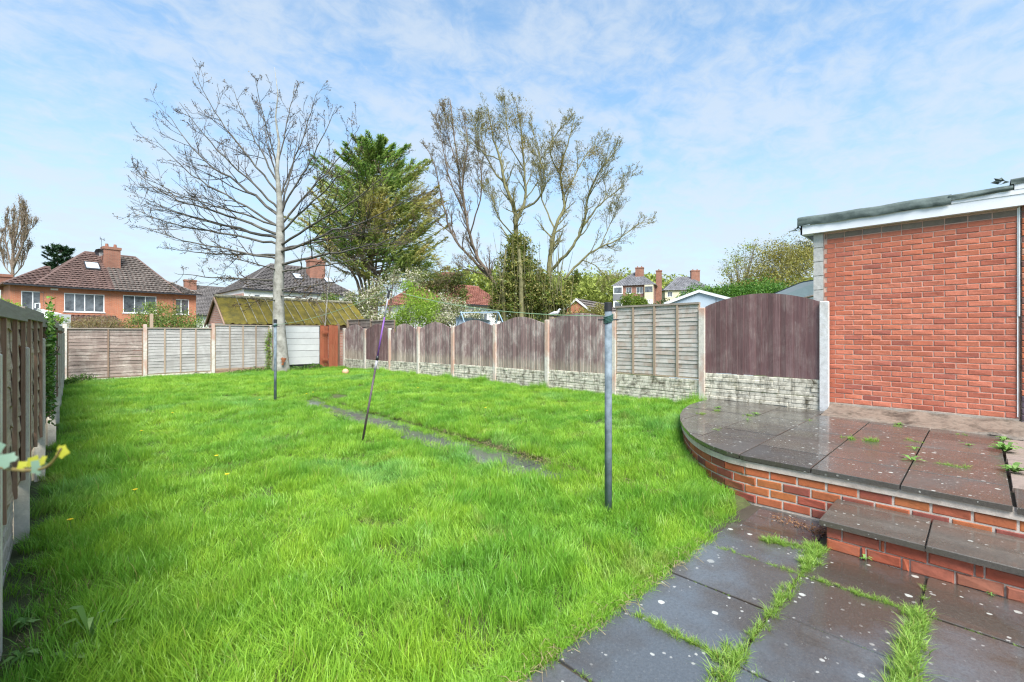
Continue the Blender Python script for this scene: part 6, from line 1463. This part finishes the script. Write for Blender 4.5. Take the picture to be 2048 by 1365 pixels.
def try_area(x0, x1, y0, y1, dens, s0):
    n = int((x1-x0)*(y1-y0)*dens)
    for _ in range(n):
        x, y = r.uniform(x0, x1), r.uniform(y0, y1)
        if not lawn_ok(x, y): continue
        k = mnoise.noise((x*.8, y*.8, 4)); k2 = mnoise.noise((x*2.6, y*2.6, 6)); k3 = mnoise.noise((x*5.5, y*5.5, 16))
        h = .92+.45*k+.50*k2+.30*k3
        if x < .75: h *= 1.35-.3*x*r.random()
        if x > 8.1: h *= 1.15
        if y < 3.6: h *= 1.18
        if -.3 < x < .35 and 3.3 < y < 4.6 and r.random() < .5: continue      # bare earth by the left gravel board
        add_tuft(x, y, s0*r.uniform(.8, 1.15), max(.6, h))
try_area(-.3, 8.5, 1.4, 5.0, 150, .98); try_area(-.3, 8.5, 5.0, 9.5, 105, 1.0); try_area(-.3, 8.5, 9.5, 19.4, 75, 1.1)
for _ in range(430):   # longer fringe over the patio edge
    x = r.uniform(.7, 3.75); add_tuft(x, 1.60+.03*mnoise.noise((x*4, 2, 2))+r.uniform(-.04, .05), .8, r.uniform(.6, 1.05), (r.uniform(.1, .5), 0), -1.668)
for _ in range(150):
    y = r.uniform(2.6, 10.8); add_tuft(PATH[1]+r.uniform(-.06, .05), y, .75, r.uniform(.7, 1.1), (0, -r.uniform(.2, .7)))
for _ in range(240):   # long grass against the curved wall and the fences
    i = r.randrange(2, len(curve)-1); a_, b_ = curve[i], curve[i+1]; t = r.random(); x, y = a_[0]+(b_[0]-a_[0])*t-.06, a_[1]+(b_[1]-a_[1])*t+.10; add_tuft(x, y, .95, r.uniform(1.0, 1.55))
for _ in range(90): y = r.uniform(1.6, 9); add_tuft(r.uniform(.02, .7), y, 1.1, r.uniform(1.3, 2.1), (r.uniform(-.3, .3), r.uniform(.1, .5)))
for _ in range(150):   # tussocks standing above the rest
    x, y = r.uniform(.1, 5), r.uniform(1.7, 6)
    if lawn_ok(x, y):
        for _q in range(3): add_tuft(x+r.gauss(0, .05), y+r.gauss(0, .05), 1.0, r.uniform(1.35, 1.9), (r.uniform(-.25, .25), r.uniform(-.25, .25)))
for cx, cy, k in ((8.3, 9.75, 26), (8.3, 3.75, 14), (8.3, 7.65, 8), (8.3, 11.4, 10), (8.3, 13.3, 6), (8.25, 15.2, 8)):
    for _ in range(k): add_tuft(cx+r.gauss(0, .05), cy+r.gauss(0, .13), .9, r.uniform(1.6, 3.0))
scatter('lawn_grass', 'long uncut bright green grass covering the whole lawn', 'grass', pts, rots, scl, protos)
# grass in the patio joints
pts, rots, scl = [], [], []
jp = [tuft_mesh('joint_tuft', 26, .03, .085, 11, .0024, .9, M['grass_joint']), tuft_mesh('joint_tuft', 30, .035, .10, 12, .0024, 1.1, M['grass_joint']), tuft_mesh('joint_tuft', 22, .03, .06, 13, .002, 1.2, M['grass_joint'])]
def joint(x0, y0, x1, y1, n, s, w_=.02, z=GROUND, hz=1):
    for _ in range(n):
        t = r.random(); k = s*(.75+.5*mnoise.noise((t*7+x0, y0, 3)))*r.uniform(.6, 1.25)
        pts.append((x0+(x1-x0)*t+r.gauss(0, w_), y0+(y1-y0)*t+r.gauss(0, w_), z-.008)); rots.append((r.uniform(-.2, .2), r.uniform(-.2, .2), r.uniform(0, 6))); scl.append((k, k, k*hz))
joint(4.14, .86, 2.45, .86, 120, .78, .016); joint(4.13, .88, 3.75, .86, 50, .95, .03); joint(2.50, .88, 2.25, .86, 32, 1.1, .03); joint(2.2, .86, 1.3, .86, 26, 1.0, .015)
joint(3.60, 1.42, 3.60, .9, 60, .42, .010); joint(2.39, 1.40, 2.39, .92, 70, .72, .014); joint(3.99, 1.22, 4.08, .92, 55, .8, .022); joint(3.60, .80, 3.6, .30, 70, .55, .014)
joint(3.62, .255, 3.2, .255, 60, 1.0, .024); joint(3.2, .255, 2.4, .255, 105, 1.15, .028, hz=1.1); joint(2.4, .255, 1.6, .255, 90, 1.0, .025); joint(4.15, .255, 3.65, .255, 8, .5, .01); joint(2.995, .8, 2.995, .3, 40, .18, .006); joint(3.60, .2, 3.6, -.35, 22, .26, .008)
joint(2.39, .8, 2.39, .3, 22, .5, .02); joint(1.785, .8, 1.785, 1.42, 20, .4, .01); joint(2.995, 1.42, 2.995, .9, 8, .3, .006)
up = lambda x, y: up_z(x, y)
for (u, v, n, s) in ((1433, 824, 14, .55), (1497, 832, 10, .7), (1435, 860, 8, .5), (1700, 877, 14, .75), (1741, 882, 14, .85), (1800, 852, 12, .5), (1405, 830, 10, .6), (1620, 842, 8, .5), (1820, 880, 12, .5), (1925, 868, 8, .4)):
    p = on_z(u, v, -1.20); joint(p.x-.04, p.y, p.x+.04, p.y, n, s, .03, up_z(p.x, p.y), .9)
p = on_z(1870, 925, -1.2); p2 = on_z(1935, 935, -1.2); joint(p.x, p.y, p2.x, p2.y, 26, .6, .02, up_z(p.x, p.y), .8)
scatter('joint_grass', 'grass tufts growing in the joints of the wet slabs', 'grass', pts, rots, scl, jp)
# straw along the worn edge of the path bank
ms = m_simple('dead_straw', (.22, .16, .08), .9, var=.4, nscale=20, bump=0, col2=(.40, .32, .18)); mb = MB()
for _ in range(900):
    if r.random() < .55: y = r.uniform(2.2, 6.2); x = PATH[1]-.03+r.gauss(0, .045); z = path_z(y)+r.uniform(.0, .07)
    elif r.random() < .5: x = r.uniform(1.2, 3.7); y = 1.53+r.gauss(0, .03); z = GROUND+r.uniform(.004, .03)
    else: x = r.uniform(-.2, .35); y = r.uniform(3.2, 4.7); z = soil_z(x, y)+.012
    a_ = r.uniform(0, 6.28); L_ = r.uniform(.03, .11); mb.tube([(x, y, z), (x+math.cos(a_)*L_*.5, y+math.sin(a_)*L_*.5, z+r.uniform(0, .03)), (x+math.cos(a_)*L_, y+math.sin(a_)*L_, z-r.uniform(0, .02))], .0014, 3, caps=False)
mb.top('dead_grass', ms, 'dead straw coloured grass stalks along the path edge', 'grass', kind='stuff')
# leaf litter by the wall
ml = m_leaf('dead_leaves', [(.10, .045, .02), (.20, .10, .05), (.28, .16, .09)], trans=.1); Cc = []
for _ in range(240):
    t = r.random()**1.5; p = on_z(1650-t*110, 1062-t*32+r.gauss(0, 4), -1.63); Cc.append((p.x+r.gauss(0, .02), p.y+r.gauss(0, .02), GROUND+r.uniform(.0, .02)))
setp(fast_quads('leaf_litter', leaf_quads(np.array(Cc), .016, .5, flat=.8), ml, kind='stuff'), 'dead brown leaves and soil heaped at the foot of the curved wall', 'leaf litter')

# ---- small plants one can count
def rosette(name, label, cat, p, n, L_, mat, up_=.5, group=None, wid=.28, seed=0):
    r = random.Random(seed); t = thing(name, label, cat, p, group=group); mb = MB()
    for i in range(n):
        a_ = i*2.4+r.uniform(-.3, .3); L = L_*r.uniform(.6, 1.1); e = up_*r.uniform(.3, 1.1); d_ = Vector((math.cos(a_), math.sin(a_), 0)); s_ = Vector((-d_.y, d_.x, 0))*L*wid; P_ = Vector(p)
        a0 = P_+Vector((0, 0, .004)); a1 = P_+d_*L*.45+Vector((0, 0, L*e)); a2 = P_+d_*L+Vector((0, 0, L*e*.8))
        v_ = [a0-s_*.15, a0+s_*.15, a1+s_*.5+Vector((0, 0, .004)), a1-s_*.5+Vector((0, 0, .004)), a1+d_*L*.3+s_*.38, a1+d_*L*.3-s_*.38]; k = len(mb.v); mb.v += [tuple(q) for q in v_]+[tuple(a2)]
        mb.f += [(k, k+1, k+2, k+3), (k+3, k+2, k+4, k+5), (k+5, k+4, k+6)]
    mb.part('leaves', mat, t); return t
M['weed'] = m_leaf('weed_leaves', [(.09, .20, .04), (.16, .30, .07), (.24, .38, .12)], trans=.3)
for i, (u, v, n, L_, lab) in enumerate(((2010, 902, 26, .14, 'larger leafy green weed in the joint right of the last brown slab'), (2028, 943, 22, .12, 'leafy green weed nearest to the raised patio corner'), (2008, 880, 12, .09, 'small weed in the broken joint beside the house corner'),
        (1823, 920, 6, .12, 'pale weed with long narrow leaves in a brown slab joint'), (1435, 818, 24, .08, 'clover like weed patch near the curved patio edge'), (1512, 830, 14, .08, 'small green weed below the dark arched panel'), (1495, 842, 6, .07, 'pale star shaped weed on the grey raised slabs'), (1797, 848, 14, .08, 'weed at the edge of the stained concrete ledge'), (1830, 897, 8, .08, 'tiny sprawling weed in the middle of the brown slabs'), (1937, 889, 8, .08, 'sprawling weed on the brown slabs near the right end'))):
    p = on_z(u, v, -1.20); rosette('weed', lab, 'weed', (p.x, p.y, up_z(p.x, p.y)), n, L_, M['weed'], .6 if i < 3 else .35, seed=i)
p = on_z(1730, 1122, GROUND); rosette('weed', 'small weed at the foot of the brick step', 'weed', (min(p.x, 4.17), p.y, GROUND), 10, .05, M['weed'], .8, seed=20)
for i, (u, v, n, L_, lab) in enumerate(((185, 1262, 5, .16, 'dock with long upright blue green leaves in the near left grass'), (140, 1300, 9, .11, 'crinkled pale leafed weed low in the near left grass'), (50, 1235, 16, .07, 'patch of small round leaved weeds against the near left fence'), (45, 1300, 16, .08, 'leafy weeds nearest the bottom left corner'))):
    p = on_z(u, v, -1.62); rosette('weed', lab, 'weed', (max(p.x, -.2), p.y, soil_z(p.x, p.y)+.03), n, L_, M['weed'], 1.2 if i == 0 else .6, wid=.2 if i == 0 else .35, seed=40+i)
p = on_z(1982, 1193, GROUND); rosette('weed', 'tiny weed at the foot of the step near the right edge', 'weed', (min(p.x, 4.17), p.y, GROUND), 8, .03, M['weed'], .8, seed=21)
M['petal'] = m_leaf('dandelion_petals', [(.75, .55, .02), (.85, .68, .03)], trans=.2)
M['stalk'] = m_simple('green_stalk', (.12, .22, .05), .6, var=.1, bump=0)
for i, (u, v, lab) in enumerate(((270, 980, 'leftmost of the two nearest dandelions on the middle lawn'), (140, 1040, 'dandelion in the long grass nearest the left fence'), (454, 949, 'dandelion right of centre in the near lawn'), (433, 912, 'dandelion just beyond the right near one'), (283, 862, 'dandelion in the left half of the lawn, mid distance'),
        (345, 826, 'distant dandelion left of the far clothes post'), (519, 800, 'leftmost of three small dandelions before the path end'), (613, 788, 'dandelion left of the path end slab'), (626, 785, 'dandelion touching the path end slab'), (836, 776, 'faint dandelion in the far right lawn'), (971, 816, 'yellow dandelion right of the clothes prop'), (1174, 822, 'dandelion in the lawn left of the near clothes post'))):
    p = on_z(u, v, -1.55); z = soil_z(p.x, p.y); zf = z+.15; p = on_z(u, v, zf); t = thing('dandelion', lab, 'flower', (p.x, p.y, z), group='dandelions in the lawn')
    mb = MB(); mb.tube([(p.x, p.y, z), (p.x+.005, p.y, z+.08), (p.x, p.y, zf)], .0025, 4); mb.part('stalk', M['stalk'], t)
    mb = MB(); c = Vector((p.x, p.y, zf))
    for k in range(16):
        a_ = k*2*math.pi/16; d_ = Vector((math.cos(a_), math.sin(a_), .25)); s_ = Vector((-d_.y, d_.x, 0))*.005; mb.quad(c-s_*.5, c+s_*.5, c+d_*.021+s_, c+d_*.021-s_)
    sphere(mb, (p.x, p.y, zf+.003), .009, nu=8, nv=5); mb.part('flower_head', M['petal'], t)
print('objects', len(bpy.data.objects))
